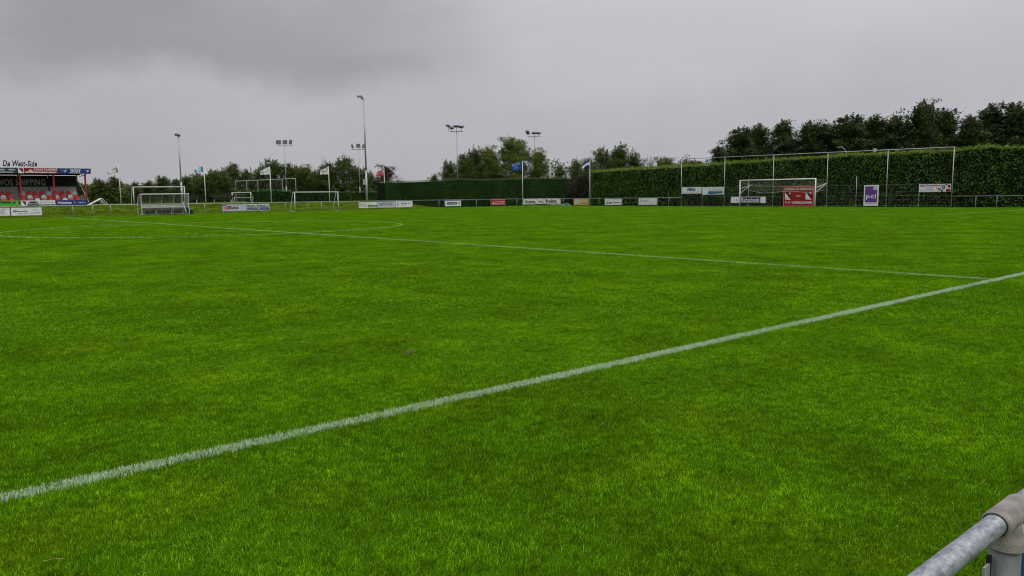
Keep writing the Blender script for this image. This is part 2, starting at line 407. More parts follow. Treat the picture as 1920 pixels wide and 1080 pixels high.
def bank_z(x, y):
    def ss(t): t = max(0, min(1, t)); return t*t*(3-2*t)
    h = .10*ss((y-69.4)/1.4) + .76*ss((y-71.2)/4.2)
    k = 1-ss((x-35.0)/(6.0+max(0, y-76)*.6))
    return h*k
def bank():
    xs = np.concatenate((np.arange(-90, 30, 4.0), np.arange(30, 62, 1.0)))
    ys = np.concatenate((np.arange(69.2, 77, .35), np.arange(77, 135, 3.0)))
    v = []; f = []
    for y in ys:
        for x in xs:
            z = bank_z(x, y)
            bump = (.04*math.sin(x*1.7+y*2.1)+.03*math.sin(x*.6-y*3.3)) if 71 < y < 76.5 and z > .1 else 0
            v.append((x, y, z+bump-.03 if z < .01 else z+bump))
    nx = len(xs)
    for j in range(len(ys)-1):
        for i in range(nx-1): f.append((j*nx+i, j*nx+i+1, (j+1)*nx+i+1, (j+1)*nx+i))
    me = bpy.data.meshes.new('grass_bank'); me.from_pydata(v, [], f); me.materials.append(M['bank'])
    me.polygons.foreach_set('use_smooth', [True]*len(f)); me.update()
    o = link('grass_bank', me); tag(o, 'raised grass bank behind the far touch rail', 'bank', kind='structure')
bank()

# ------------------------------------------------------------------ grass
def blade_arrays(px, py, h, w, lean_amp, rs):
    n = len(px); ang = rs.uniform(0, 2*np.pi, n); la = rs.uniform(0, 2*np.pi, n); ln = lean_amp*rs.uniform(.15, 1.0, n)*h
    dx, dy = np.cos(ang)*w/2, np.sin(ang)*w/2
    lx, ly = np.cos(la)*ln, np.sin(la)*ln
    V = np.zeros((n, 5, 3), np.float32)
    V[:, 0] = np.stack((px-dx, py-dy, np.full(n, -.002)), 1); V[:, 1] = np.stack((px+dx, py+dy, np.full(n, -.002)), 1)
    hm = h*.62
    V[:, 2] = np.stack((px+dx*.8+lx*.38, py+dy*.8+ly*.38, hm), 1); V[:, 3] = np.stack((px-dx*.8+lx*.38, py-dy*.8+ly*.38, hm), 1)
    V[:, 4] = np.stack((px+lx, py+ly, h*np.sqrt(np.clip(1-(ln/h)**2*.45, .2, 1))), 1)
    base = (np.arange(n)*5)[:, None]
    loops = np.concatenate((base+np.array([[0, 1, 2, 3]]), base+np.array([[3, 2, 4]])), 1).ravel()
    lt = np.tile([4, 3], n)
    return V.reshape(-1, 3), loops, lt

def grass_mat(name, paint=None, paint2=None, bare=1.0):
    m = bpy.data.materials.new(name); m.use_nodes = True
    nt = m.node_tree; N = nt.nodes; L = nt.links; b = N['Principled BSDF']; out = N['Material Output']
    g = N.new('ShaderNodeNewGeometry')
    def noise(sc, det=4, rough=.55):
        n = N.new('ShaderNodeTexNoise'); n.inputs['Scale'].default_value = sc; n.inputs['Detail'].default_value = det; n.inputs['Roughness'].default_value = rough
        L.new(g.outputs['Position'], n.inputs['Vector']); return n.outputs[0]
    def mr(v, a, b_, c=0, d=1):
        n = N.new('ShaderNodeMapRange'); n.inputs[1].default_value = a; n.inputs[2].default_value = b_; n.inputs[3].default_value = c; n.inputs[4].default_value = d
        L.new(v, n.inputs[0]); return n.outputs[0]
    def mixc(f, a, c):
        n = N.new('ShaderNodeMix'); n.data_type = 'RGBA'
        L.new(f, n.inputs['Factor'])
        for i, x in ((6, a), (7, c)):
            if isinstance(x, tuple): n.inputs[i].default_value = (*x, 1)
            else: L.new(x, n.inputs[i])
        return n.outputs[2]
    if paint:
        col = mixc(mr(noise(60), .38, .66), paint, paint2)
        col = mixc(mr(g.outputs['Random Per Island'], bare, bare+.02), col, (.14, .30, .02))
    else:
        c1 = mixc(mr(noise(.45, 6), .36, .64), GRASS[0], GRASS[1])          # broad lush and thin areas
        c2 = mixc(mr(noise(2.6, 5), .40, .68), c1, GRASS[2])                # clumps
        c3 = mixc(mr(noise(.9, 3), .58, .72), c2, GRASS[3])                 # yellowish spots
        isl = g.outputs['Random Per Island']
        def mul(a, f):
            n = N.new('ShaderNodeVectorMath'); n.operation = 'SCALE'; L.new(a, n.inputs[0]); L.new(f, n.inputs['Scale']); return n.outputs[0]
        c4 = mixc(mr(isl, .55, 1.0, 0, .6), c3, GRASS[4])
        c5 = mul(c4, mr(isl, 0, 1.0, .34, 1.62))                             # every blade has its own tone
        c6 = mul(c5, mr(noise(14, 3), .32, .68, .62, 1.32))                 # tufts a hand wide, shadowed holes between them painted into the colour
        c6 = mul(c6, mr(noise(.55, 3, .5), .36, .62, .82, 1.10))
        c7 = mul(c6, mr(noise(1.5, 8, .68), .36, .64, .76, 1.16))
        col = mixc(mr(isl, .993, .995), c7, GRASS[5])                       # the odd dry blade
    L.new(col, b.inputs['Base Color']); b.inputs['Roughness'].default_value = .5; b.inputs['Specular IOR Level'].default_value = .02
    tr = N.new('ShaderNodeBsdfTranslucent'); L.new(col, tr.inputs[0])
    ms = N.new('ShaderNodeMixShader'); ms.inputs[0].default_value = .38
    L.new(b.outputs[0], ms.inputs[1]); L.new(tr.outputs[0], ms.inputs[2]); L.new(ms.outputs[0], out.inputs[0])
    return m
GRASS = [(.116, .288, .0012), (.166, .366, .0012), (.090, .236, .0012), (.206, .372, .0015), (.220, .415, .016), (.36, .40, .12)]
M['grass'] = grass_mat('grass_blades')
M['painted'] = grass_mat('painted_grass_blades', (.46, .60, .40), (.66, .78, .57), .84)
M['worn_paint'] = grass_mat('worn_painted_grass_blades', (.38, .52, .20), (.52, .66, .32), .72)

def patch(name, size, n, h, w, lean, seed, mt):
    rs = np.random.default_rng(seed)
    px = rs.uniform(-size*.56, size*.56, n); py = rs.uniform(-size*.56, size*.56, n)
    hh = h*rs.uniform(.55, 1.25, n)*(1+.25*np.sin(px*37+seed)*np.sin(py*31))
    V, lo, lt = blade_arrays(px, py, hh.astype(np.float32), w*rs.uniform(.7, 1.3, n), lean, rs)
    me = np_mesh(name, V, lo, lt, mt)
    return bpy.data.objects.new(name, me)      # lives only inside the scatter below

def scatter(name, pts, rot, scl, patches, label, zs=None, kind='stuff', cat='grass'):
    n = len(pts)
    me = bpy.data.meshes.new(name); me.vertices.add(n); me.vertices.foreach_set('co', np.asarray(pts, np.float32).ravel())
    a = me.attributes.new('rz', 'FLOAT_VECTOR', 'POINT'); rv = np.zeros((n, 3), np.float32); rv[:, 2] = rot; a.data.foreach_set('vector', rv.ravel())
    a = me.attributes.new('sc', 'FLOAT_VECTOR', 'POINT'); a.data.foreach_set('vector', np.asarray(scl, np.float32).ravel())
    a = me.attributes.new('pick', 'INT', 'POINT'); a.data.foreach_set('value', nrng.integers(0, len(patches), n).astype(np.int32))
    me.update()
    o = link(name, me); tag(o, label, cat, kind=kind)
    ng = bpy.data.node_groups.new(name, 'GeometryNodeTree')
    ng.interface.new_socket('Geometry', in_out='INPUT', socket_type='NodeSocketGeometry'); ng.interface.new_socket('Geometry', in_out='OUTPUT', socket_type='NodeSocketGeometry')
    N = ng.nodes; L = ng.links
    gi = N.new('NodeGroupInput'); go = N.new('NodeGroupOutput'); iop = N.new('GeometryNodeInstanceOnPoints'); gti = N.new('GeometryNodeGeometryToInstance')
    for p in reversed(patches):
        oi = N.new('GeometryNodeObjectInfo'); oi.inputs['Object'].default_value = p; oi.inputs['As Instance'].default_value = False
        oi.transform_space = 'ORIGINAL'
        L.new(oi.outputs['Geometry'], gti.inputs[0])
    def attr(nm, ty):
        a_ = N.new('GeometryNodeInputNamedAttribute'); a_.data_type = ty; a_.inputs['Name'].default_value = nm; return a_.outputs[0]
    m2p = N.new('GeometryNodeMeshToPoints')
    L.new(gi.outputs[0], m2p.inputs[0]); L.new(m2p.outputs[0], iop.inputs['Points']); L.new(gti.outputs[0], iop.inputs['Instance'])
    iop.inputs['Pick Instance'].default_value = True
    L.new(attr('pick', 'INT'), iop.inputs['Instance Index']); L.new(attr('sc', 'FLOAT_VECTOR'), iop.inputs['Scale'])
    e2r = N.new('FunctionNodeEulerToRotation'); L.new(attr('rz', 'FLOAT_VECTOR'), e2r.inputs[0]); L.new(e2r.outputs[0], iop.inputs['Rotation'])
    L.new(iop.outputs[0], go.inputs[0])
    md = o.modifiers.new('scatter', 'NODES'); md.node_group = ng
    return o

def value_noise(x, y, s, seed):
    rs = np.random.default_rng(seed); G = rs.random((256, 256))
    u, v = x*s, y*s; iu, iv = np.floor(u).astype(int), np.floor(v).astype(int); fu, fv = u-iu, v-iv
    fu = fu*fu*(3-2*fu); fv = fv*fv*(3-2*fv)
    g = lambda a, b: G[a % 256, b % 256]
    return (g(iu, iv)*(1-fu)+g(iu+1, iv)*fu)*(1-fv)+(g(iu, iv+1)*(1-fu)+g(iu+1, iv+1)*fu)*fv

def grass_zone(name, r0, r1, step, patches, zscale, label, soft, az0=-.25, az1=1.95):
    ext = r1+step*2
    gx = np.arange(CAM.x-ext*.6, CAM.x+ext, step); gy = np.arange(CAM.y-6, CAM.y+ext, step)
    X, Y = np.meshgrid(gx, gy); X = X.ravel()+nrng.uniform(-.3, .3, X.size)*step; Y = Y.ravel()+nrng.uniform(-.3, .3, Y.size)*step
    dx, dy = X-CAM.x, Y-CAM.y; r = np.hypot(dx, dy); az = np.arctan2(dy, dx)
    k = nrng.uniform(-soft, soft, len(r))
    keep = (r+k > r0) & (r+k < r1) & (az > az0) & (az < az1) & (X < XE+.4) & (Y < YF-.2) & (Y > -7.5) & (X > -60)
    X, Y = X[keep], Y[keep]; n = len(X)
    zz = zscale*(.75+.55*value_noise(X, Y, .9, 3)+.25*value_noise(X, Y, .35, 5)-.15)
    scl = np.stack((np.ones(n), np.ones(n), zz), 1)
    scatter(name, np.stack((X, Y, np.zeros(n)), 1), nrng.uniform(0, 2*np.pi, n), scl, patches, label)

near = [patch('grass_patch', 0.25, 720, .020, .0026, 1.4, 10+k, M['grass']) for k in range(4)]
mid = [patch('grass_patch', .5, 950, .021, .0048, 1.35, 20+k, M['grass']) for k in range(4)]
far = [patch('grass_patch', 2.0, 1900, .022, .016, 1.2, 30+k, M['grass']) for k in range(4)]
grass_zone('near_grass', 1.2, 9.0, .185, near, 1.0, 'short green pitch grass close to the camera', .8)
grass_zone('mid_grass', 9.0, 30, .38, mid, 1.0, 'short green pitch grass beyond the near touchline', 2.0)
grass_zone('far_grass', 30, 125, 1.55, far, .85, 'short green pitch grass across the far half', 4.0)

def bank_grass():
    rs = np.random.default_rng(77); pts = []; 
    n = 5200
    X = rs.uniform(-12, 46, n); Y = rs.uniform(69.9, 77.5, n)
    Z = np.array([bank_z(x, y) for x, y in zip(X, Y)])
    keep = (X < 40)
    X, Y, Z = X[keep], Y[keep], Z[keep]
    tall = [patch('bank_tuft', .5, 150, .075, .016, .9, 60+k, M['bankgrass']) for k in range(3)]
    sc = np.stack((np.ones(len(X)), np.ones(len(X)), rs.uniform(.5, 1.3, len(X))), 1)
    scatter('bank_grass', np.stack((X, Y, Z), 1), rs.uniform(0, 6.28, len(X)), sc, tall, 'rougher yellowish grass growing on the raised bank')
g_save = GRASS
GRASS = [(.15, .25, .010), (.21, .30, .014), (.12, .21, .010), (.26, .31, .03), (.24, .33, .04), (.34, .33, .12)]
M['bankgrass'] = grass_mat('bank_grass_blades')
bank_grass()

# ------------------------------------------------------------------ painted lines
def line_mesh(name, pts, width, dens_near, label, mt='painted', cat='painted line'):
    """whitened grass along a polyline: blades stand thick near the camera, wider and sparser far off"""
    rs = np.random.default_rng(hash(name) % 1000 if False else len(name)*17+len(pts))
    PX, PY, H, Wd = [], [], [], []
    for a, b in zip(pts[:-1], pts[1:]):
        a, b = np.array(a), np.array(b); Ls = np.linalg.norm(b-a); d = (b-a)/Ls; nrm = np.array((-d[1], d[0]))
        k = max(1, int(Ls/1.0))
        for s in range(k):
            c = a+(b-a)*(s+.5)/k; dist = math.hypot(c[0]-CAM.x, c[1]-CAM.y)
            sc = max(1.0, dist/7.0); sc = min(sc, 6)
            n = int(dens_near*width*(Ls/k)/sc**1.35)
            t = rs.uniform(-.5, .5, n)*Ls/k; q = np.clip(rs.uniform(-.5, .5, n)+rs.normal(0, .07, n), -.66, .66)*width
            PX.append(c[0]+d[0]*t+nrm[0]*q); PY.append(c[1]+d[1]*t+nrm[1]*q)
            H.append(rs.uniform(.7, 1.15, n)*(.026+.002*min(sc, 6))); Wd.append(np.full(n, .0036*sc**1.05)*rs.uniform(.7, 1.3, n))
    PX, PY, H, Wd = map(np.concatenate, (PX, PY, H, Wd))
    V, lo, lt = blade_arrays(PX, PY, H.astype(np.float32), Wd, .8, rs)
    o = link(name, np_mesh(name, V, lo, lt, M[mt]))
    tag(o, label, cat, kind='structure')
    return o
def seg(a, b, n=1): return [tuple(np.array(a)+(np.array(b)-np.array(a))*i/n) for i in range(n+1)]
W2 = PITCH_W/2; L_ = PITCH_L
line_mesh('touchline', seg((-24, 0), (L_, 0), 8), .108, 22000, 'broad white line crossing the foreground diagonally')
line_mesh('halfway_line', seg((0, 0), (0, PITCH_W), 8), .10, 16000, 'thin white line running away from the near touchline', 'worn_paint')
line_mesh('centre_circle', [(8.9*math.cos(a*math.pi/36), W2+8.9*math.sin(a*math.pi/36)) for a in range(73)], .09, 8500, 'white circle around the middle of the pitch', 'worn_paint')
line_mesh('far_touchline', seg((-24, PITCH_W), (L_, PITCH_W), 8), .07, 1500, 'faint white line along the far side of the pitch', 'worn_paint')
line_mesh('goal_line', seg((L_, 0), (L_, PITCH_W), 6), .08, 3000, 'faint white line under the white goal posts', 'worn_paint')
line_mesh('penalty_area_line', [(L_, W2-20.16), (L_-16.5, W2-20.16), (L_-16.5, W2+20.16), (L_, W2+20.16)], .08, 3000, 'faint white rectangle of the penalty area', 'worn_paint')
line_mesh('goal_area_line', [(L_, W2-9.16), (L_-5.5, W2-9.16), (L_-5.5, W2+9.16), (L_, W2+9.16)], .08, 3000, 'faint small white rectangle in front of the goal', 'worn_paint')

# ------------------------------------------------------------------ perimeter rails
RAIL_H = .90
def fence(name, label, p0, p1, post_at, r=.024, z0=0.0, z1=0.0, mt='galv', pr=.024):
    p0, p1 = Vector((*p0, 0)), Vector((*p1, 0)); d = p1-p0; Ln = d.length; rz = math.atan2(d.y, d.x)
    o = thing(name, (p0.x, p0.y, z0), rz, label, 'fence', 'railings around the pitch')
    MB().tube((0, 0, RAIL_H), (Ln, 0, RAIL_H+z1-z0), r, n=10).build('rail', M[mt], o, smooth=True)
    me = MB().tube((0, 0, -.05), (0, 0, RAIL_H-r*.6), pr, n=8).mesh('post', M[mt], True)
    for t in post_at: link('post', me, o, (t, 0, (z1-z0)*t/Ln))
    return o
fence('railing', 'long galvanised railing in front of the grass bank, with boards hanging on it', (-30, YF), (51.5, YF), [30+x for x in
      (-28.6, -25.9, -23.2, -20.5, -17.8, -15.1, -12.4, -9.7, -7, -4.2, -1.2, 1.27, 2.8, 4.24, 7.1, 9.8, 12.37, 14.1, 16.3, 18.6, 20.4, 22.9, 24.4, 26.4, 28.8, 31.05, 33.4, 35.6, 39.36, 42.5, 44.9, 47.15, 49.45, 51.4, 40.2)], z0=.08, z1=.02)
fence('railing', 'short railing cutting the far corner, covered by a printed banner', (51.5, YF), (XE, 65.9), [.9, 2.9, 4.6, 5.9])
fence('railing', 'railing below the hedge between yellow board and tall ball fence', (XE, 65.9), (XE, 47.95), [65.9-y for y in (64.15, 61.6, 58.95, 56.3, 53.75, 51.15, 49.55)])
fence('railing', 'railing below the hedge beyond the tall ball fence', (XE, 20.85), (XE, -3.9), [20.85-y for y in (19.1, 17.6, 15, 12.3, 9.6, 6.9, 4.2, 1.5, -1.2, -3.8)])

# the rail right beside the camera
def near_rail():
    y0 = -3.820; xj = -12.02; zr = .83
    o = thing('railing', (xj, y0, 0), 0, 'wet galvanised handrail with beige clamp close to the camera', 'fence', 'railings around the pitch')
    r = .0185
    MB().tube((-14, 0, zr), (66, 0, zr), r, n=24).build('rail', M['rail'], o, smooth=True)
    post = MB().tube((0, 0, -.1), (0, 0, zr-.035), .0255, n=20).mesh('post', M['post_green'], True)
    # cast T-clamp: a sleeve round the rail, flaring down into a socket for the post
    b = MB(); prof = [(-.062, .0222), (-.058, .0238), (.058, .0238), (.062, .0222)]
    for (x0, r0), (x1, r1) in zip(prof[:-1], prof[1:]): b.tube((x0, 0, zr), (x1, 0, zr), r0, r1, 24, cap=False)
    # rims
    for x in (-.062, .062):
        n = 24; vs = []
        for k in range(n):
            t = 2*math.pi*k/n; vs += [(x, math.cos(t)*.0222, zr+math.sin(t)*.0222), (x, math.cos(t)*.0187, zr+math.sin(t)*.0187)]
        b.add(vs, [(2*k, 2*((k+1) % n), 2*((k+1) % n)+1, 2*k+1) for k in range(n)])
    for (z0, r0), (z1, r1) in zip([(zr-.010, .022), (zr-.027, .026), (zr-.043, .0305), (zr-.057, .031), (zr-.0575, .0262)][:-1], [(zr-.010, .022), (zr-.027, .026), (zr-.043, .0305), (zr-.057, .031), (zr-.0575, .0262)][1:]):
        b.tube((0, 0, z0), (0, 0, z1), r0, r1, 24, cap=False)
    clamp = b.mesh('clamp', M['clamp'], True)
    gap = MB().tube((-.0628, 0, zr), (-.0621, 0, zr), .0204, n=24).mesh('gap_shade', M['rubber'], True)  # thin black disc painting the shadowed gap where the rail enters the sleeve
    bolt = MB().tube((.012, -.026, zr-.03), (.012, -.036, zr-.032), .006, n=6).mesh('bolt', M['galv_dark'])
    for x in [-13.5, -10.8, -8.1, -5.4, -2.7] + [2.7*k for k in range(0, 25)]:
        link('post', post, o, (x, 0, 0)); c = link('clamp', clamp, o, (x, 0, 0)); link('gap_shade', gap, c); link('bolt', bolt, c)
near_rail()

# ------------------------------------------------------------------ tall ball fence behind the goal
def ball_fence():
    ys = [47.9, 42.5, 37.0, 31.55, 26.15, 20.9]; o = thing('ball_fence', (XE, ys[0], 0), END, 'tall galvanised ball-catching fence behind the white goal', 'fence')
    H0, H1 = 5.02, 4.84; Ln = ys[0]-ys[-1]
    MB().tube((0, 0, H0), (Ln, 0, H1), .03, n=8).build('top_rail', M['galv'], o, smooth=True)
    for y in ys:
        t = ys[0]-y; MB().tube((t, 0, 0), (t, 0, H0+(H1-H0)*t/Ln), .036, n=8).build('post', M['galv'], o, smooth=True)
    for y, h in ((45.2, 2.0), (39.7, 2.6), (34.2, 2.05), (28.8, 2.7), (23.45, 1.95)):
        t = ys[0]-y; MB().tube((t, 0, 0), (t, 0, h), .026, n=8).build('post', M['galv'], o, smooth=True)
    # twin-wire mesh panels below: each panel its own part
    posts = [47.9, 45.2, 42.5, 39.7, 37.0, 34.2, 31.55, 28.8, 26.15, 23.45, 20.9]
    for a, c in zip(posts[:-1], posts[1:]):
        b = MB(); x0, x1 = ys[0]-a+.03, ys[0]-c-.03
        for k, z in enumerate((.12, .42, .66, .98, 1.30, 1.62, 1.92)): b.tube((x0, .03, z), (x1, .03, z), .011 if k in (0, 3, 6) else .006, n=4, cap=False)
        n = int((x1-x0)/.20)
        for k in range(n+1): b.tube((x0+(x1-x0)*k/n, .035, .1), (x0+(x1-x0)*k/n, .035, 1.95), .003, n=3, cap=False)
        b.build('wire_panel', M['galv_dark'], o)
        for z in (.12, .98):
            MB().box((x0-.03, -.03, z), (.20, .05, .035)).build('bracket', M['galv'], o)
ball_fence()

# ------------------------------------------------------------------ advertising boards
Eb = XE-.05
def eboard(name, label, y0, y1, z0, z1, bg, items, frame='galv', **k):
    return board(name, label, (Eb, y0, z0), END, y0-y1, z1-z0, bg, items, frame, **k)
def fboard(name, label, x0, x1, z0, z1, bg, items, frame='galv', **k):
    return board(name, label, (x0, YF-.05, z0), 0, x1-x0, z1-z0, bg, items, frame, **k)
eboard('advertising_board', 'yellow board with a white cloud shape beside a flagpole', 64.15, 61.62, .08, .86, 'yellow',
       [('p', [(.22, .3), (.35, .16), (.8, .2), (1.05, .35), (1.15, .62), (.7, .7), (.25, .66)], 'offwhite', 'emblem'), ('r', .40, .40, .5, .04, 'printgrey'), ('r', .45, .5, .4, .03, 'midgrey'),
        ('r', 1.25, .55, .95, .05, 'offwhite'), ('r', 1.3, .42, .8, .05, 'offwhite'), ('r', 1.3, .16, 1.05, .06, 'printgrey')])
eboard('advertising_board', 'white board with two small dark house emblems', 58.95, 56.33, .11, .85, 'board_white',
       [('p', [(.22, .16), (.62, .16), (.62, .22), (.36, .36)], 'black', 'emblem'), ('p', [(.68, .16), (1.0, .16), (1.0, .28), (.78, .36), (.70, .3)], 'black', 'emblem'),
        ('p', [(.30, .42), (.55, .66), (.80, .42), (.76, .42), (.55, .62), (.34, .42)], 'printgrey', 'emblem'), ('r', 1.25, .6, 1.0, .03, 'midgrey'),
        ('r', 1.1, .25, 1.25, .09, 'printgrey'), ('r', 1.35, .2, .6, .16, 'midgrey')])
eboard('advertising_board', 'white board with grey handwritten name and thin rules', 53.77, 51.16, .12, .88, 'board_white',
       [('t', 'Schigler', .2, .26, 1.3, .38, 'printgrey', .1, .0), ('r', 1.5, .34, .95, .025, 'printgrey'), ('r', .2, .14, 2.25, .025, 'midgrey'), ('r', 1.6, .13, .7, .03, 'printgrey')])
eboard('advertising_board', 'white board with dark purple letters, uppermost left on the ball fence', 47.79, 45.28, 1.34, 2.01, 'board_white',
       [('t', 'VEKA', .62, .28, 1.2, .30, 'flag_navy', 0, .05), ('r', .7, .40, .9, .05, 'purple'), ('t', 'www.vekagroup.nl', .14, .09, 2.2, .13, 'printgrey', 0, .01)], frame=None, group='boards on the ball fence')
eboard('advertising_board', 'white board with teal wave panel and grey capitals', 45.14, 42.52, 1.2, 2.0, 'board_white',
       [('t', 'SKYLINE', .84, .50, .72, .12, 'printgrey', 0, .02), ('t', 'SUPPORT', 1.66, .50, .8, .12, 'printgrey', 0, .02), ('o', .42, .45, .26, .26, .02, 'paleblue', 'emblem'),
        ('p', [(.5, .08), (.72, .13), (.82, .40), (2.48, .40), (2.48, .12), (1.9, .12), (1.2, .05)], 'teal', 'emblem'), ('r', .95, .26, 1.38, .05, 'paleblue')], group='boards on the ball fence')
eboard('advertising_board', 'white board with navy name panel behind the left goal post', 41.66, 37.73, .35, .96, 'board_white',
       [('r', 1.08, .035, 2.28, .53, 'navy'), ('t', 'Rabobank', 1.16, .09, 2.12, .44, 'white', .12, .02), ('p', [(.58, .14), (.78, .14), (.72, .4), (.62, .4)], 'midgrey', 'emblem')], frame=None, group='boards on the ball fence')
w = 3.17
eboard('advertising_board', 'large red board with two club badges behind the goal', 35.87, 32.70, .0, 1.96, 'sign_red',
       [('r', .05, .04, .06, 1.86, 'flag_pink'), ('r', w-.11, .04, .06, 1.86, 'flag_pink'), ('r', .05, .04, w-.1, .05, 'flag_pink'), ('r', .05, 1.85, w-.1, .05, 'flag_pink'),
        ('t', 'VRIENDEN', .20, 1.55, 1.02, .20, 'offwhite', 0, .04), ('t', 'EN', 1.32, 1.55, .26, .20, 'offwhite', 0, .04), ('t', 'VRIENDINNEN', 1.68, 1.55, 1.3, .20, 'offwhite', 0, .04),
        ('t', 'VAN', 1.36, .92, .42, .16, 'offwhite', 0, .05), ('t', 'V. V.', .22, .26, .55, .25, 'offwhite', 0, .05), ('t', 'WEMELDINGE', .88, .26, 2.08, .25, 'offwhite', 0, .05)]
       + crest(.22, .66, .62, .74) + crest(2.32, .66, .62, .74), frame=None, group='boards on the ball fence')
eboard('advertising_board', 'tall white board with purple panel and white lower-case letters', 28.08, 26.80, .1, 1.91, 'board_white',
       [('p', [(.11, .30), (1.17, .30), (1.17, 1.38), (.82, 1.38), (.82, 1.70), (.11, 1.70)], 'purple', 'emblem'), ('r', .84, 1.4, .33, .30, 'paleblue'),
        ('t', 'pci', .20, .54, .88, .48, 'board_white', 0, .02), ('r', .12, .18, 1.05, .035, 'midgrey')], frame=None, group='boards on the ball fence')
dots = [('c', 1.42, .30, .07, .09, 'yellow', 'emblem'), ('c', 1.62, .22, .10, .12, 'dark_red', 'emblem'), ('c', 1.94, .38, .13, .16, 'teal', 'emblem'), ('c', 1.82, .09, .10, .08, 'flag_navy', 'emblem'),
        ('c', 2.15, .58, .09, .07, 'sign_red', 'emblem'), ('c', 2.36, .45, .10, .12, 'navy', 'emblem'), ('c', 2.30, .12, .20, .12, 'red', 'emblem'), ('c', 1.94, .38, .05, .06, 'offwhite', 'emblem'), ('c', 1.62, .22, .04, .05, 'offwhite', 'emblem')]
eboard('advertising_board', 'white board with red letters and coloured dots beside the last tall post', 23.46, 20.98, 1.26, 1.89, 'board_white',
       [('t', 'OBS', .06, .43, .42, .15, 'red', 0, .04), ('t', 'Wemeldinge', .54, .41, 1.25, .19, 'red', 0, .04), ('r', .58, .30, .55, .05, 'printgrey'), ('r', .56, .14, .6, .05, 'printgrey'), ('r', .1, .1, .3, .04, 'midgrey')] + dots,
       frame=None, group='boards on the ball fence')
# far rail
fboard('advertising_board', 'white board with dark rules, cut by the photo edge under the grandstand', -6.1, -3.32, .2, .87, 'board_white',
       [('r', 1.6, .45, .9, .045, 'printgrey'), ('r', 1.4, .29, 1.0, .05, 'navy'), ('r', 1.7, .14, .7, .04, 'printgrey'), ('r', .1, .56, 2.5, .03, 'midgrey')])
fboard('advertising_board', 'white board with grey name line and address rows under the grandstand', -3.25, -1.05, .19, .86, 'board_white',
       [('r', .14, .30, .28, .13, 'printgrey'), ('r', .42, .32, .75, .07, 'printgrey'), ('r', .30, .22, .03, .32, 'midgrey'), ('r', .5, .18, .7, .04, 'midgrey'), ('r', .85, .46, .3, .03, 'midgrey'),
        ('r', 1.45, .5, .5, .03, 'midgrey'), ('r', 1.55, .34, .45, .03, 'midgrey'), ('r', 1.35, .18, .7, .04, 'printgrey')])
fboard('advertising_board', 'pale blue-grey board with pink and navy capitals near the dugout', 14.0, 16.32, .17, .84, 'board_grey',
       [('p', [(.02, .50), (.02, .62), (.65, .62), (.3, .55)], 'black', 'emblem'), ('p', [(.05, .30), (.2, .16), (.45, .13), (.72, .2), (.78, .40), (.45, .5), (.12, .45)], 'flag_pink', 'emblem'),
        ('t', 'UNI', .14, .22, .40, .20, 'pink', 0, .05), ('p', [(.56, .2), (.76, .2), (.76, .38), (.70, .42), (.82, .42), (.82, .5), (.56, .5), (.54, .42), (.60, .42)], 'dark_red', 'emblem'), ('t', 'BARGE', .84, .22, .72, .20, 'navy', 0, .05),
        ('r', .95, .56, .8, .04, 'midgrey'), ('r', 1.7, .3, .4, .03, 'paleblue')])
fboard('advertising_board', 'white board with black capitals over navy bar, next to the pale board', 16.36, 17.46, .17, .83, 'board_white',
       [('t', 'BREKO', .08, .36, .96, .22, 'black', 0, .04), ('r', .08, .07, .96, .25, 'navy'), ('r', .14, .14, .82, .06, 'paleblue')])
fboard('advertising_board', 'white board with black capitals over navy bar, farther from the dugout', 17.58, 18.7, .16, .83, 'board_white',
       [('t', 'BREKO', .08, .36, .96, .22, 'black', 0, .04), ('r', .08, .07, .96, .25, 'navy'), ('r', .14, .14, .7, .06, 'midgrey')])
fboard('advertising_board', 'white board with green outlined box under the tall mast', 28.75, 31.02, .18, .83, 'board_white',
       [('r', .06, .40, .75, .08, 'printgrey'), ('r', .85, .41, .9, .07, 'midgrey'), ('r', .06, .17, 1.0, .04, 'midgrey'), ('r', .06, .27, .9, .04, 'midgrey'),
        ('p', [(1.15, .08), (2.22, .08), (2.22, .32), (1.08, .32)], 'dkgreen', 'emblem'), ('p', [(1.2, .12), (2.16, .12), (2.16, .26), (1.17, .26)], 'flag_green', 'emblem')])
fboard('advertising_board', 'pale board with linked blue rings and grey letters', 31.07, 33.35, .17, .85, 'board_grey',
       [('o', .42, .37, .18, .15, .05, 'navy', 'emblem'), ('o', .64, .37, .18, .15, .05, 'printgrey', 'emblem'), ('t', 'PUTER', .82, .24, 1.15, .28, 'printgrey', 0, .03)])
fboard('advertising_board', 'white board with small tree emblem and dark text lines', 33.4, 35.65, .17, .87, 'board_white',
       [('c', .28, .42, .10, .13, 'printgrey', 'emblem'), ('r', .25, .18, .05, .14, 'printgrey'), ('r', .1, .2, .35, .04, 'midgrey'), ('r', .72, .40, .78, .11, 'printgrey'), ('t', 'B.V.', 1.6, .39, .4, .14, 'printgrey', 0, .03), ('r', .72, .22, .68, .08, 'midgrey')])
fboard('advertising_board', 'small white board with black lozenge of pale letters', 40.2, 42.53, .17, .84, 'board_white',
       [('p', [(.24, .33), (.31, .20), (1.72, .20), (1.79, .33), (1.72, .50), (.31, .50)], 'black', 'emblem'), ('c', .47, .35, .11, .10, 'midgrey', 'emblem'), ('r', .68, .25, .2, .2, 'lettergrey'), ('r', .95, .25, .14, .2, 'midgrey'),
        ('r', 1.16, .25, .16, .2, 'lettergrey'), ('r', 1.40, .25, .22, .2, 'midgrey'), ('r', .8, .1, .5, .03, 'midgrey'), ('r', 1.92, .2, .3, .3, 'midgrey')])
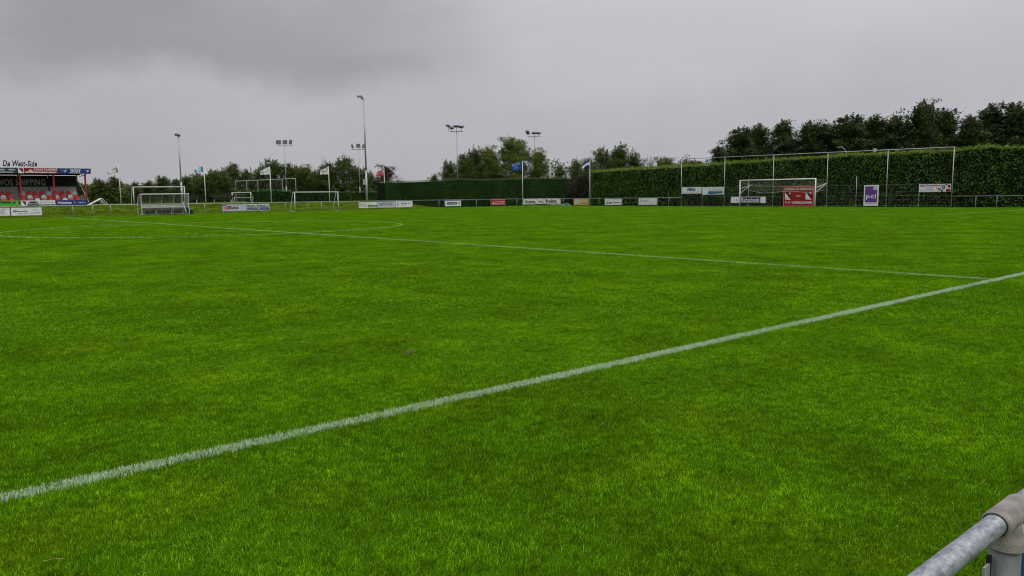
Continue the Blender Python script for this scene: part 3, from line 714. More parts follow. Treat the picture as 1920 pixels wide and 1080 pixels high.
fboard('advertising_board', 'red board with white triangle on the far rail', 47.12, 49.48, .19, .91, 'sign_red',
       [('r', .03, .06, 2.3, .05, 'flag_pink'), ('r', .03, .62, 2.3, .06, 'flag_pink'), ('p', [(.18, .16), (.62, .16), (.40, .48)], 'offwhite', 'emblem'), ('t', 'ROJAS', .66, .32, .62, .17, 'offwhite', 0, .04),
        ('t', 'TANKERS', 1.36, .32, .86, .17, 'offwhite', 0, .04), ('r', .62, .17, 1.6, .08, 'flag_pink')], frame=None)
def corner_banner():
    a, c = Vector((51.5, YF, 0)), Vector((XE, 65.9, 0)); d = c-a; rz = math.atan2(d.y, d.x); Ln = d.length
    o = thing('banner', a+d*.13+Vector((-.035, -.025, .18)), rz, 'creased pale cloth banner tied across the far corner railing', 'banner')
    b = MB(); w_, h_ = Ln*.80, .74; nx, nz = 36, 6
    vs = [(w_*i/nx + (-.08 if i == 0 else 0)*(1-j/nz), -.03-.03*math.sin(i*.9+j*1.3)-.02*math.sin(i*2.3-j*.7), h_*j/nz-.05*math.sin(i/nx*math.pi*3)*(1-j/nz)) for j in range(nz+1) for i in range(nx+1)]
    b.add(vs, [(j*(nx+1)+i, j*(nx+1)+i+1, (j+1)*(nx+1)+i+1, (j+1)*(nx+1)+i) for j in range(nz) for i in range(nx)])
    b.build('cloth', M['offwhite'], o, smooth=True)
    decorate(o, -.085, [('t', 'Scene', .30, .22, 1.25, .32, 'black', 0, .02), ('t', 'Point', w_*.62, .22, 1.3, .40, 'black', 0, .03), ('r', w_*.40, .34, .7, .05, 'dark_red'), ('r', w_*.48, .2, .05, .2, 'printgrey'), ('r', .1, .02, w_-.3, .07, 'printgrey')])
    o2 = thing('tarpaulin', a+d*.90+Vector((-.3, -.2, 0)), rz, 'crumpled green tarpaulin on the grass at the banner end', 'tarpaulin')
    b = MB(); nx, ny = 12, 5
    vs = [(1.7*i/nx, -.5*j/ny, .02+.30*math.sin(j/ny*math.pi)*(.55+.45*math.sin(i*1.3+j))*(1-i/nx*.6)) for j in range(ny+1) for i in range(nx+1)]
    b.add(vs, [(j*(nx+1)+i, j*(nx+1)+i+1, (j+1)*(nx+1)+i+1, (j+1)*(nx+1)+i) for j in range(ny) for i in range(nx)])
    b.build('sheet', M['tarp'], o2, smooth=False)
    MB().path([(0, -.55, .25), (.8, -.55, .18), (1.2, -.5, .32), (1.6, -.5, .08)], .02).build('folded_edge', M['offwhite'], o2)
corner_banner()
# the board whose back shows under the near rail
o = thing('advertising_board', (-11.98, -3.795, .15), 0, 'blue board hanging under the near handrail, seen from behind', 'advertising board')
MB().box((1.22, 0, .31), (2.4, .012, .62)).build('panel', M['blue'], o)
MB().prism([(.022, .545), (.10, .53), (.125, .60), (.11, .618), (.022, .618)], -.0085, -.007).build('torn_label', M['board_white'], o)
for x in (.35, 1.22, 2.1):
    MB().box((x, -.009, .625), (.035, .004, .14)).build('hanger_strap', M['galv_dark'], o)
    MB().tube((x, -.010, .58), (x, -.017, .58), .007, n=6).build('bolt', M['galv_dark'], o)
MB().box((-.088, -.012, .56), (.026, .004, .075)).build('fixing_plate', M['galv'], o)
MB().box((-.070, -.010, .56), (.010, .006, .10)).build('gap_shade_strip', M['rubber'], o)  # black strip painting the shaded gap between plate and post
MB().tube((-.090, -.014, .575), (-.090, -.020, .575), .005, n=6).build('bolt', M['galv_dark'], o)

# ------------------------------------------------------------------ goals
def goal(name, label, loc, rz, w, h, r, depth, back_h, mt='white', style='main', group=None):
    o = thing(name, loc, rz, label, 'goal', group)
    for x in (-r, w+r): MB().tube((x, 0, -.02), (x, 0, h+r*2), r, n=12).build('post', M[mt], o, smooth=True)
    MB().tube((-r*2, 0, h+r), (w+r*2, 0, h+r), r*.98, n=12).build('crossbar', M[mt], o, smooth=True)
    if style == 'main':
        for x in (-r, w+r):
            MB().path([(x, .04, 1.72), (x, depth, back_h)], .02).build('net_support', M[mt], o)
            MB().path([(x, .04, 1.32), (x, depth, back_h)], .02).build('net_support', M[mt], o)
        b = MB(); sp = .12; nx = int(w/sp)
        def P(u, s):   # sheet hung from crossbar, sagging back, bottom edge lifted
            x = u*w; sag = math.sin(math.pi*u)
            if s < .62:
                t = s/.62; y = depth*t; z = h+(back_h-h)*t-.22*math.sin(math.pi*t)-.24*sag*t
            else:
                t = (s-.62)/.38; y = depth*(1-.16*t); z = back_h-.24*sag-t*(.55+.12*math.sin(u*9))
            return (x, y, z)
        ns = 22
        for i in range(nx+1):
            for k in range(ns): b.tube(P(i/nx, k/ns), P(i/nx, (k+1)/ns), .0035, n=3, cap=False)
        for k in range(ns+1):
            for i in range(0, nx, 3): b.tube(P(i/nx, k/ns), P(min(1, (i+3)/nx), k/ns), .0035, n=3, cap=False)
        for x in (0, w):    # side nets
            for k in range(12):
                y = depth*k/12; zt = h+(back_h-h)*k/12
                b.tube((x, y, zt), (x, y, max(1.45, zt-.7)), .0035, n=3, cap=False)
            for k in range(6): b.tube((x, 0, h-.13*k), (x, depth, back_h-.06*k), .0035, n=3, cap=False)
        b.build('net', M['net'], o)
        MB().path([P(i/24, 1.0) for i in range(25)], .012).build('net_rope', M['offwhite'], o)
    elif style == 'frame':
        for x in (-r, w+r):
            MB().path([(x, 0, h), (x, depth*.35, h), (x, depth, 0)], r*.6).build('side_frame', M[mt], o)
            MB().path([(x, 0, .02), (x, depth, .02)], r*.6).build('ground_bar', M[mt], o)
        MB().path([(-r, depth, .02), (w+r, depth, .02)], r*.6).build('ground_bar', M[mt], o)
    elif style == 'mini':
        for x in (-r, w+r):
            MB().path([(x, 0, h*.75), (x, depth*.5, h*.97)], r*.5).build('net_support', M[mt], o)
            MB().path([(x, depth*.4, 0), (x, depth, h*.6)], r*.5).build('net_support', M[mt], o)
        MB().path([(-r, depth, h*.6), (w*.3, depth, h*.5), (w*.7, depth, h*.5), (w+r, depth, h*.6)], r*.5).build('net_rope', M[mt], o)
    return o
goal('football_goal', 'large white football goal with slack net in front of the red board', (L_, W2+3.66, 0), END, 7.32, 2.44, .055, 1.9, 2.12)
goal('football_goal', 'white youth goal standing by the far rail', (20.6, 68.9, .02), 0, 4.65, 1.86, .05, 1.2, 1.8, 'offwhite', 'frame', 'portable goals on the far side')
goal('football_goal', 'white portable goal on the bank behind the dugout', (7.95, 77.4, .85), 0, 4.7, 1.70, .05, 1.1, 1.5, 'offwhite', 'frame', 'portable goals on the far side')
goal('football_goal', 'small white goal on the bank behind the black-lettered boards', (22.9, 91.4, .84), R(-40), 2.2, 1.22, .045, .9, 1.0, 'offwhite', 'mini', 'portable goals on the far side')

# tipped white ramp-like rebound frame beside the stand
o = thing('rebound_board', (3.73, 76.84, .86), 0, 'white sloping rebound board propped on legs beside the grandstand', 'rebound board')
ang = math.atan2(.66, 1.2)
MB().box((.62, .45, .35), (1.40, .95, .03), Matrix.Rotation(-ang, 3, 'Y')).build('sloping_panel', M['board_white'], o)
for y in (0, .9):
    MB().tube((1.24, y, .67), (1.78, y, 0), .028).build('leg', M['white'], o)
    MB().tube((1.05, y, .52), (1.38, y, 0), .024).build('leg', M['white'], o)
MB().tube((1.24, -.02, .68), (1.24, .95, .68), .028).build('crossbar', M['white'], o)

# ------------------------------------------------------------------ dugout
def dugout():
    w, d, h = 4.05, 1.25, 1.80
    o = thing('dugout', (6.35, 69.2, .05), 0, 'clear-panelled aluminium team dugout with bench and white roof edge', 'dugout')
    # side profile of the hoop: front edge leans forward at the top
    prof = [(d, .0), (d, .55), (d-.08, 1.15), (d-.32, 1.58), (d-.68, 1.78), (0.0, h)]
    for k in range(5):
        x = w*k/4
        MB().path([(x, y, z) for y, z in prof], .026 if k in (0, 4) else .02, n=6).build('hoop', M['offwhite'], o)
    for k in range(4):
        x0, x1 = w*k/4+.03, w*(k+1)/4-.03
        b = MB(); pr = prof[1:]
        vs = []
        for y, z in pr: vs += [(x0, y-.01, z), (x1, y-.01, z)]
        b.add(vs, [(2*i, 2*i+1, 2*i+3, 2*i+2) for i in range(len(pr)-1)])
        b.build('back_pane', M['glass'], o)
        MB().box(((x0+x1)/2, d, .30), (x1-x0, .02, .52)).build('kick_panel', M['kick'], o)
    for x in (0, w):
        pts = [(y, z) for y, z in prof[:-1]] + [(0.02, h-.04), (.12, 1.0), (.05, .02)]
        b = MB(); b.add([(x, y, z) for y, z in pts], [tuple(range(len(pts)))])
        b.build('side_pane', M['glass'], o)
        MB().path([(x, .0, h), (x, .10, 1.0), (x, .04, 0)], .03).build('front_upright', M['offwhite'], o)
        MB().path([(x, .04, .03), (x, d, .03)], .028).build('base_bar', M['offwhite'], o)
    MB().tube((-.06, 0, h), (w+.06, 0, h), .045, n=10).build('roof_edge', M['white'], o, smooth=True)
    MB().tube((0, d, .56), (w, d, .56), .03).build('back_rail', M['offwhite'], o)
    for y in (.70, .86, 1.02): MB().box((w/2, y, .46), (w-.16, .14, .035)).build('bench_slat', M['wood'], o)
    for z in (.66, .80): MB().box((w/2, 1.10, z), (w-.16, .03, .11)).build('bench_slat', M['offwhite'], o)
    for x in (.35, 1.35, 2.7, 3.7): MB().box((x, .86, .22), (.10, .34, .44)).build('bench_leg', M['concrete'], o)
    MB().box((w/2, .62, .015), (w-.1, 1.1, .03)).build('floor_slab', M['concrete'], o)
    p = thing('corner_pole', (10.2, 69.35, .08), 0, 'white pole leaning inside the clear dugout', 'pole')
    MB().tube((0, 0, 0), (-.22, .25, 1.12), .03).build('shaft', M['white'], p); MB().tube((0, 0, 0), (.004, -.005, .10), .038).build('foot', M['rubber'], p)
    bk = thing('bucket', (10.72, 69.75, .04), 0, 'dark green bucket on the grass beside the dugout', 'bucket')
    b = MB(); b.tube((0, 0, 0), (0, 0, .34), .15, .20, 14); b.build('body', M['bucket'], bk, smooth=False)
    MB().tube((0, 0, .33), (0, 0, .36), .212, n=14).build('rim', M['bucket'], bk)
    MB().path([(.2*math.cos(t), 0, .35+.12*math.sin(t)) for t in [k*math.pi/8 for k in range(9)]], .007).build('handle', M['galv'], bk)
dugout()

# ------------------------------------------------------------------ benches on the bank
def bench(name, label, loc, rz, w):
    o = thing(name, loc, rz, label, 'bench', 'benches on the bank')
    for z in (.62, .76, .90): MB().box((w/2, .32, z), (w, .04, .10), Matrix.Rotation(-.15, 3, 'X')).build('back_slat', M['wood_dark'], o)
    for y in (-.12, .02, .16): MB().box((w/2, y, .44), (w, .12, .04)).build('seat_slat', M['wood_dark'], o)
    for x in (.2, w-.2):
        MB().box((x, .0, .21), (.08, .36, .42)).build('leg', M['galv'], o); MB().box((x, .36, .5), (.06, .05, .9), Matrix.Rotation(-.15, 3, 'X')).build('back_post', M['wood_dark'], o)
bench('park_bench', 'dark slatted bench right behind the dugout', (16.4, 89.6, .84), R(-30), 1.7)
bench('park_bench', 'long dark slatted bench left of the small goal', (19.2, 87.9, .84), R(-30), 2.3)

# ------------------------------------------------------------------ bicycle behind the boards
def bicycle():
    o = thing('bicycle', (15.75, YF+.35, .02), 0, 'black bicycle parked behind the railing boards, only its wheels showing', 'bicycle')
    for x in (0, 1.02):
        b = MB(); n = 24; ring = [(x+.33*math.cos(2*math.pi*k/n), 0, .33+.33*math.sin(2*math.pi*k/n)) for k in range(n+1)]
        b.path(ring, .022, 5); wl = b.build('wheel', M['rubber'], o)
        b = MB()
        for k in range(10): b.tube((x, 0, .33), (x+.31*math.cos(k*.628), 0, .33+.31*math.sin(k*.628)), .004, n=3)
        b.build('spokes', M['galv'], wl)
    f = MB(); f.path([(0, 0, .33), (.42, 0, .30), (.30, 0, .85), (0, 0, .33)], .018); f.path([(.42, 0, .30), (.86, 0, .80), (.32, 0, .75)], .02); f.path([(1.02, 0, .33), (.84, 0, .98)], .02)
    f.build('frame', M['black'], o)
    MB().path([(.84, -.28, 1.02), (.84, 0, .98), (.84, .28, 1.02)], .015).build('handlebar', M['galv_dark'], o)
    MB().box((.27, 0, .90), (.26, .15, .06)).build('saddle', M['rubber'], o)
    MB().path([(.42, -.1, .18), (.42, -.02, .30), (.42, .02, .30), (.42, .1, .42)], .012).build('pedals', M['galv_dark'], o)
bicycle()

# ------------------------------------------------------------------ grandstand
def grandstand():
    X1, X0, Y0, Y1, Z0 = 4.30, -8.6, 78.84, 82.2, .86
    o = thing('grandstand', (0, Y0, 0), 0, 'small covered grandstand with red posts and rows of red and white seats', 'grandstand')
    L0 = Y1-Y0
    for k, (y, z) in enumerate(((.0, .30), (.80, .62), (1.60, .95))):
        MB().box(((X0+X1)/2, y+(L0-y)/2, Z0+z/2-.1), (X1-X0-.1, L0-y, z+.2)).build('terrace_step', M['concrete'], o)
    # back wall: pale panels between dark posts
    xs = [4.05, 1.6, -.9, -3.4, -5.9, -8.4]
    for a, c in zip(xs[:-1], xs[1:]):
        b = MB(); n = 12
        for i in range(n):
            x = c+.05+(a-c-.1)*(i+.5)/n; b.box((x, L0+(.012 if i % 2 else 0), 1.95), ((a-c-.1)/n, .03, 2.2))
        b.build('wall_panel', M['wall_panel'], o)
        MB().box(((a+c)/2, L0+.03, 3.42), (a-c-.1, .03, .72)).build('wall_panel', M['roof_dark'], o)
    for x in xs: MB().box((x, L0-.05, 2.4), (.09, .09, 3.1)).build('back_post', M['roof_dark'], o)
    for x in (4.10, 1.45, -1.22, -3.9, -6.6): MB().box((x, .06, Z0+1.5), (.13, .13, 3.02)).build('front_post', M['red'], o)
    # roof, slightly falling to the rear
    rot = Matrix.Rotation(-.05, 3, 'X')
    MB().box(((X0+X1)/2+.1, L0/2, 4.12), (X1-X0+.4, L0+.45, .09), rot).build('roof', M['roof_dark'], o)
    for y in (.9, 2.0, 3.1): MB().box(((X0+X1)/2, y, 4.03-.05*(y-.2)), (X1-X0, .08, .12)).build('roof_beam', M['roof_dark'], o)
    b = MB(); b.add([(X1+.06, L0, .9), (X1+.06, L0, 4.0), (X1+.06, L0-.1, 4.0), (X1+.06, L0-.1, .9)], [(0, 1, 2, 3)])
    for p, q in (((X1, .15, 1.2), (X1, L0-.1, 2.9)), ((X1, L0-.1, 1.2), (X1, .3, 1.25)), ((X1, .2, 3.9), (X1, L0-.1, 3.7))): MB().tube(p, q, .035).build('side_brace', M['offwhite'], o)
    MB().box((X1-.02, L0*.62, 1.45), (.03, L0*.72, .85)).build('side_panel', M['wall_panel'], o)
    # fascia sign panels
    fas = [(-8.6, -4.2, 'navy'), (-4.2, -1.37, 'slate'), (-1.37, -.92, 'board_white'), (-.92, 1.79, 'sign_red'), (1.79, 4.53, 'blue')]
    for i, (a, c, mt) in enumerate(fas):
        p = MB().box(((a+c)/2, -.32, 4.12), (c-a-.02, .04, .48)).build('fascia_panel', M[mt], o)
        it = []
        if mt == 'slate': it = [('r', -4.0, 4.10, 1.6, .16, 'midgrey'), ('r', -2.1, 4.12, .5, .14, 'midgrey'), ('r', -3.6, 3.93, 1.85, .07, 'offwhite')]
        if mt == 'board_white': it = [('p', [(a+.05, 4.32), (c-.06, 3.95), (c-.06, 4.32)], 'dark_red', 'emblem'), ('p', [(a+.06, 4.31), (c-.10, 3.94), (c-.06, 3.98), (a+.11, 4.33)], 'black', 'emblem')]
        if mt == 'sign_red': it = [('p', [(a+.30, 4.04), (a+.75, 4.04), (a+.52, 4.26)], 'offwhite', 'emblem'), ('r', a+.08, 3.92, 2.5, .11, 'offwhite'), ('t', 'ROJAS TANKERS', a+.80, 4.07, 1.85, .25, 'white', 0, .03)]
        if mt == 'blue': it = [('p', [(a+.12, 4.30), (a+.5, 4.12), (a+.75, 4.30), (a+.62, 3.98), (a+.5, 4.08)], 'paleblue', 'emblem'), ('t', 'SPORT', a+1.02, 3.98, .86, .21, 'white', .15, .04), ('r', a+1.0, 4.22, .9, .08, 'lettergrey'), ('r', a+.95, 3.92, 1.0, .04, 'offwhite'),
                               ('p', [(a+2.05, 4.28), (a+2.35, 4.14), (a+2.62, 4.28), (a+2.5, 3.98), (a+2.4, 4.08)], 'paleblue', 'emblem')]
        decorate(p, -.34, it)
    MB().box(((X0+4.53)/2, -.32, 4.385), (4.53-X0+.02, .07, .05)).build('roof_trim', M['white'], o)
    MB().prism([(4.53, 3.88), (4.56, 4.36), (4.56, 4.36), (4.53, 4.36)], -.3, .9).build('fascia_return', M['blue'], o)
    # roof lettering on two stubs
    lt = link('roof_lettering', text_mesh('De West-Side', 2.66, .55, M['black'], .25, .03), o, (-2.48, -.2, 4.48))
    b = MB()
    for x in (.35, 2.25): b.tube((x, .02, -.12), (x, .02, .1), .02)
    b.tube((.1, .02, .05), (2.5, .02, .05), .012); b.build('letter_support', M['galv_dark'], lt)
    # long dark banner along the rear wall
    bn = MB().box(((-5.2+1.9)/2, L0-.12, 3.14), (7.1, .02, .80)).build('rear_banner', M['dark_banner'], o)
    link('lettering', text_mesh('VOS SHIPPING', 3.72, .60, M['bannerletters'], 0, .012), bn, (-2.42, L0-.14, 2.85))
    b = MB(); nx = 10
    b.add([(1.92+2.1*i/nx, L0-.13-.03*math.sin(i*1.2), 3.52-.35*(i/nx)**2 if j else 2.74) for j in (0, 1) for i in range(nx+1)], [(i, i+1, nx+2+i, nx+1+i) for i in range(nx)])
    b.build('sagging_banner', M['dark_banner'], o)
    # front parapet boards
    par = [(-8.6, -5.2, 'navy'), (-5.2, -1.32, 'green_sign'), (-1.32, -.86, 'board_white'), (-.86, 1.42, 'board_white'), (1.42, 4.2, 'blue')]
    for i, (a, c, mt) in enumerate(par):
        p = MB().box(((a+c)/2, -.10, 1.16), (c-a-.02, .03, .52)).build('parapet_board', M[mt], o)
        it = []
        if mt == 'green_sign': it = [('r', -3.0, 1.22, .9, .08, 'black'), ('t', 'LADDER', -2.75, 1.16, .62, .13, 'dkgreen', 0, .03), ('t', 'M', -1.95, 1.14, .22, .2, 'black', .2, .06), ('t', '&', -1.72, 1.12, .16, .18, 'yellow', 0, .04), ('t', 'G', -1.55, 1.14, .2, .2, 'black', .2, .06), ('r', -2.9, 1.33, .8, .03, 'black')]
        if i == 2: it = [('p', [(a+.08, 1.36), (c-.08, .98), (c-.08, 1.36)], 'dark_red', 'emblem'), ('p', [(a+.08, 1.36), (c-.12, .97), (c-.08, 1.02), (a+.14, 1.37)], 'black', 'emblem')]
        if i == 3: it = [('r', a+.02, .91, 2.2, .14, 'black'), ('c', a+.50, 1.16, .42, .22, 'black', 'emblem'), ('o', a+.50, 1.16, .36, .18, .03, 'offwhite', 'emblem'), ('r', a+.2, 1.13, .6, .07, 'lettergrey'),
                         ('r', a+1.0, 1.22, .25, .08, 'midgrey'), ('r', a+1.32, 1.22, .3, .08, 'midgrey'), ('r', a+1.68, 1.22, .45, .07, 'midgrey'), ('r', a+1.0, .95, 1.1, .05, 'midgrey')]
        if mt == 'blue' and i == 4: it = [('t', 'Heineken', a+.22, 1.06, 1.12, .26, 'white', 0, .03), ('p', [(a+1.3, .96), (a+1.75, .96), (a+1.75, 1.05), (a+1.3, 1.05)], 'dkgreen', 'emblem'),
                         ('p', [(a+1.60+.14*(1 if k % 2 == 0 else .45)*math.sin(k*math.pi/5), 1.2+.14*(1 if k % 2 == 0 else .45)*math.cos(k*math.pi/5)) for k in range(9, -1, -1)], 'flag_pink', 'emblem'),
                         ('c', a+1.60, 1.2, .05, .05, 'red', 'emblem'), ('t', '0.0', a+1.98, 1.09, .36, .18, 'paleblue', 0, .04), ('r', a+1.82, 1.17, .1, .03, 'paleblue'), ('r', a+2.4, 1.17, .14, .03, 'paleblue')]
        decorate(p, -.115, it)
    # seats: moulded shells with rounded backs
    def shell():
        b = MB(); n = 9; pts = []
        for s in range(n):
            t = math.pi*s/(n-1); pts.append((.20*math.cos(t)*(1 if abs(math.cos(t)) < .9 else .98), .25+.13*math.sin(t)))
        out = [(.205, .02), (.215, .14)] + pts + [(-.215, .14), (-.205, .02)]
        vs = [(x, .17+.10*z+.05*(x/.2)**2*-1, z) for x, z in out] + [(x, .205+.10*z-.05*(x/.2)**2, z) for x, z in out]
        m_ = len(out)
        b.add(vs, [tuple(range(m_-1, -1, -1)), tuple(range(m_, 2*m_))] + [(i, (i+1) % m_, m_+(i+1) % m_, m_+i) for i in range(m_)])
        b.add([(-.21, -.20, .03), (.21, -.20, .03), (.205, .19, .0), (-.205, .19, .0), (-.21, -.20, -.03), (.21, -.20, -.03), (.205, .19, -.05), (-.205, .19, -.05)], [(0, 1, 2, 3), (7, 6, 5, 4), (0, 4, 5, 1), (1, 5, 6, 2), (3, 2, 6, 7), (0, 3, 7, 4)])
        b.box((0, 0, -.14), (.06, .2, .22))
        return b
    sr = shell().mesh('seat', M['seat_red'], False); sw = shell().mesh('seat', M['offwhite'], False)
    rows = [(2.06, 1.90, [-7.6, -7.05, -6.5, -5.95, -5.4, -4.85, -4.3, -3.75, -3.2, -2.39, -1.89, -.82, -.3, .2, .76, 1.34, 1.87, 2.41, 3.0, 3.55], 'RRWRRRWRRRRWRRRWRRRW'),
            (1.26, 1.57, [-7.6, -7.05, -6.5, -5.95, -5.4, -4.85, -4.3, -3.75, -3.2, -2.44, -1.86, -.9, -.34, .21, .78, 1.35, 1.85, 2.41, 3.0, 3.5], 'RWRRRWRRRWRRWRWRWRWR'),
            (.46, 1.26, [-7.6, -7.05, -6.5, -5.95, -5.4, -4.85, -4.3, -3.75, -3.2, -2.49, -1.91, -1.0, -.41, .12, .66, 1.23, 1.8, 2.38, 2.96, 3.5], 'RRRWRRRRWRRRRWRRRWRR')]
    for y, z, xs_, cs in rows:
        for x, c_ in zip(xs_, cs): link('seat', sr if c_ == 'R' else sw, o, (x, y, z))
grandstand()

# ------------------------------------------------------------------ flagpoles and flags
WIND = math.atan2(math.cos(YAW)*-1*-1, -math.sin(YAW))   # flags blow leftward across the view
def flagpole(x, y, z0, z1, label):
    o = thing('flagpole', (x, y, z0), 0, label, 'flagpole', 'flagpoles round the pitch')
    MB().tube((0, 0, -.05), (0, 0, z1-z0), .05, .028, 10).build('pole', M['white'], o, smooth=True)
    b = MB(); b.tube((0, 0, z1-z0), (0, 0, z1-z0+.05), .05, .03, 10); b.tube((-.09, 0, z1-z0+.03), (.09, 0, z1-z0+.03), .012); b.build('finial', M['galv_dark'], o)
    MB().tube((.055, .02, .9), (.04, .02, z1-z0-.1), .006, n=4).build('halyard', M['midgrey'], o)
def flag(x, y, ztop, w, h, droop, fold, paint, label, mats, seed=0):
    o = thing('flag', (x, y, ztop), math.pi-(math.pi/2-YAW)-.12, label, 'flag', 'flags flying round the pitch')
    nx, nz = 22, 12; b = MB(); vs = []
    for j in range(nz+1):
        for i in range(nx+1):
            u, v = i/nx, j/nz
            yy = .10*math.sin(u*7+v*2+seed)*u + .05*math.sin(u*15+seed*2)*u
            # the fly end sinks; the upper edge sags more than the lower one when the wind is weak
            zz = -h*v*(1-fold*u) - droop*(u**1.25) - .03*math.sin(u*9+seed)
            vs.append((.05+w*u*(1-.12*v*fold), yy, zz))
    b.v = vs
    for j in range(nz):
        for i in range(nx):
            b.f.append((j*(nx+1)+i, (j+1)*(nx+1)+i, (j+1)*(nx+1)+i+1, j*(nx+1)+i+1)); b.m.append(paint((i+.5)/nx, (j+.5)/nz))
    b.build('cloth', [M[k] for k in mats], o, smooth=True)
    for v in (0.02, .98): MB().tube((.0, 0, -h*v), (.07, 0, -h*v), .012, n=5).build('toggle', M['galv_dark'], o)
fl = [(6.60, 76.9, .86, 4.95), (14.6, 76.9, .86, 4.88), (21.58, 76.9, .86, 4.78), (28.5, 76.9, .86, 4.88), (35.75, 76.9, .15, 4.86), (52.86, 71.35, 0, 5.70), (55.42, 61.91, 0, 5.69)]
ll = ['white flagpole beside the grandstand ramp', 'white flagpole behind the railing right of the dugout', 'white flagpole left of the three-lamp mast', 'white flagpole behind the youth goal',
      'white flagpole at the left end of the clipped hedge', 'white flagpole in front of the clipped hedge at the corner', 'white flagpole where the two hedges meet']
for (x, y, a, c), t in zip(fl, ll): flagpole(x, y, a, c, t)
flag(6.62, 76.9, 4.6, 1.2, .62, .55, .55, lambda u, v: 2 if (u < .25 and v > .45) else (1 if .1 < u < .8 and .25 < v < .42 or (u > .25 and v > .82) else 0), 'white, grey and pale green flag beside the grandstand', ['flag_white', 'flag_grey', 'flag_green'], 1)
flag(14.62, 76.9, 4.72, 1.05, .75, .40, .45, lambda u, v: 1 if ((.10 < u < .30 and .1 < v < .8) or (.36 < u < .56 and (v < .75) and not (.42 < u < .5 and .2 < v < .6)) or (u > .68 and .3 < v < .6) or (.6 < u < .9 and v > .85)) else 0, 'white flag with big blue figures', ['flag_white', 'flag_cyan'], 2)
flag(21.6, 76.9, 4.72, 1.15, .86, .48, .55, lambda u, v: 1 if (.2 < u < .55 and .40 < v < .62 and (u+v) % .2 < .12) else 0, 'plain white flag with small grey emblem', ['flag_white', 'flag_grey'], 3)
flag(28.52, 76.9, 4.8, 1.05, .85, .42, .5, lambda u, v: 1 if (.15 < u < .75 and .45 < v < .62) or (.1 < u < .25 and .1 < v < .4) else 0, 'white flag with an orange bar', ['flag_white', 'flag_orange'], 4)
flag(35.77, 76.9, 4.62, 1.0, .78, .40, .45, lambda u, v: 0 if v > .62 or v < .08 else (2 if .2 < u < .7 and .2 < v < .45 and int(u*20) % 2 else 1), 'red and pink flag above the clipped hedge end', ['flag_red', 'flag_pink', 'flag_navy'], 5)
flag(52.84, 71.35, 5.62, 1.26, .98, .28, .12, lambda u, v: 1 if (v < .30 and u > .2) or (.45 < u < .75 and .35 < v < .8 and (u*3+v) % .5 < .3) else 0, 'blue flag at the corner by the clipped hedge', ['flag_blue', 'flag_lblue'], 6)
flag(55.40, 61.91, 5.6, .95, 1.15, .85, .55, lambda u, v: 1 if .28 < v < .55 else (2 if u > .78 else 0), 'navy and white striped flag hanging where the hedges meet', ['flag_navy', 'flag_white', 'flag_orange'], 7)

# ------------------------------------------------------------------ floodlight masts
def mast(loc, h, label, lamps, head='bar', r=.10, face=0.0, barw=2.2, box=False):
    o = thing('floodlight_mast', loc, face, label, 'floodlight', 'floodlight masts')
    MB().tube((0, 0, -.1), (0, 0, h*.32), r, r*.82, 12).build('lower_pole', M['galv'], o, smooth=True)
    MB().tube((0, 0, h*.32), (0, 0, h), r*.72, r*.55, 12).build('upper_pole', M['galv'], o, smooth=True)
    if head == 'bar': MB().box((0, 0, h-.02), (barw, .09, .09)).build('crossbar', M['galv_dark'], o)
    for (x, y, z, w, hh, yaw, tilt) in lamps:
        rot = Matrix.Rotation(yaw, 3, 'Z') @ Matrix.Rotation(tilt, 3, 'X')
        lp = MB().box((x, y, h+z), (w, .16, hh), rot).build('lamp', M['lampgrey'], o)
        c = Vector((x, y, h+z)) + rot @ Vector((0, -.085, 0))
        MB().box(c, (w*.88, .012, hh*.86), rot).build('lamp_glass', M['glass_lamp'], lp)
        if head == 'bar': MB().tube((x*.95, y*.3, h), (x, y, h+z-hh*.2), .03, n=6).build('lamp_stem', M['galv_dark'], o)
    if box: MB().box((-.22, -.16, 2.5), (.30, .24, .62)).build('switch_box', M['galv'], o)
T = -.5
mast((47.64, 130.35, 0), 10.7, 'three-lamp mast left of the white flagpole row', [(-1.0, -.1, .62, .85, .75, 0, .25), (.15, -.1, .62, .8, .75, .6, .25), (1.15, -.1, .62, .6, .75, .9, .3)], face=R(-38), barw=2.6, r=.13)
mast((63.85, 132.42, 0), 10.6, 'three-lamp mast just left of the tallest mast', [(-1.15, -.1, .62, .6, .75, -.9, .3), (.0, -.1, .72, .8, .75, .1, .25), (1.1, -.1, .62, .7, .75, .9, .25)], face=R(-40), barw=2.8, r=.12)
mast((54.5, 87.52, 0), 10.6, 'lamp mast rising behind the clipped hedge', [(-.75, -.2, .5, .5, .62, -.4, 1.25), (-1.2, -.2, .8, .5, .62, -.4, 1.25), (.0, -.2, .72, .9, .6, 0, 1.3), (.75, -.2, .62, .6, .6, .7, 1.25)], face=R(-45), barw=1.9, r=.11)
mast((73.89, 92.24, 0), 11.0, 'lamp mast half hidden by the big olive tree', [(-1.1, -.2, .6, .55, .85, -.3, .95), (.0, -.2, .5, .9, .7, 0, 1.3), (.7, -.2, .45, .7, .6, .5, 1.3)], face=R(-45), barw=2.1, r=.11)
mast((19.89, 100.86, .8), 8.7, 'slim single-head mast behind the dugout', [(-.12, -.1, .12, .55, .30, .1, .7), (.10, -.1, .02, .4, .26, .3, .8)], head='arm', r=.13, face=R(-35))
mast((32.70, 75.84, .6), 11.9, 'tallest mast with one drooping lamp and grey box', [(-.42, -.1, .30, .62, .20, .2, 1.0), (-.16, -.05, .10, .32, .22, .2, 1.0)], head='arm', r=.14, face=R(-35), box=True)

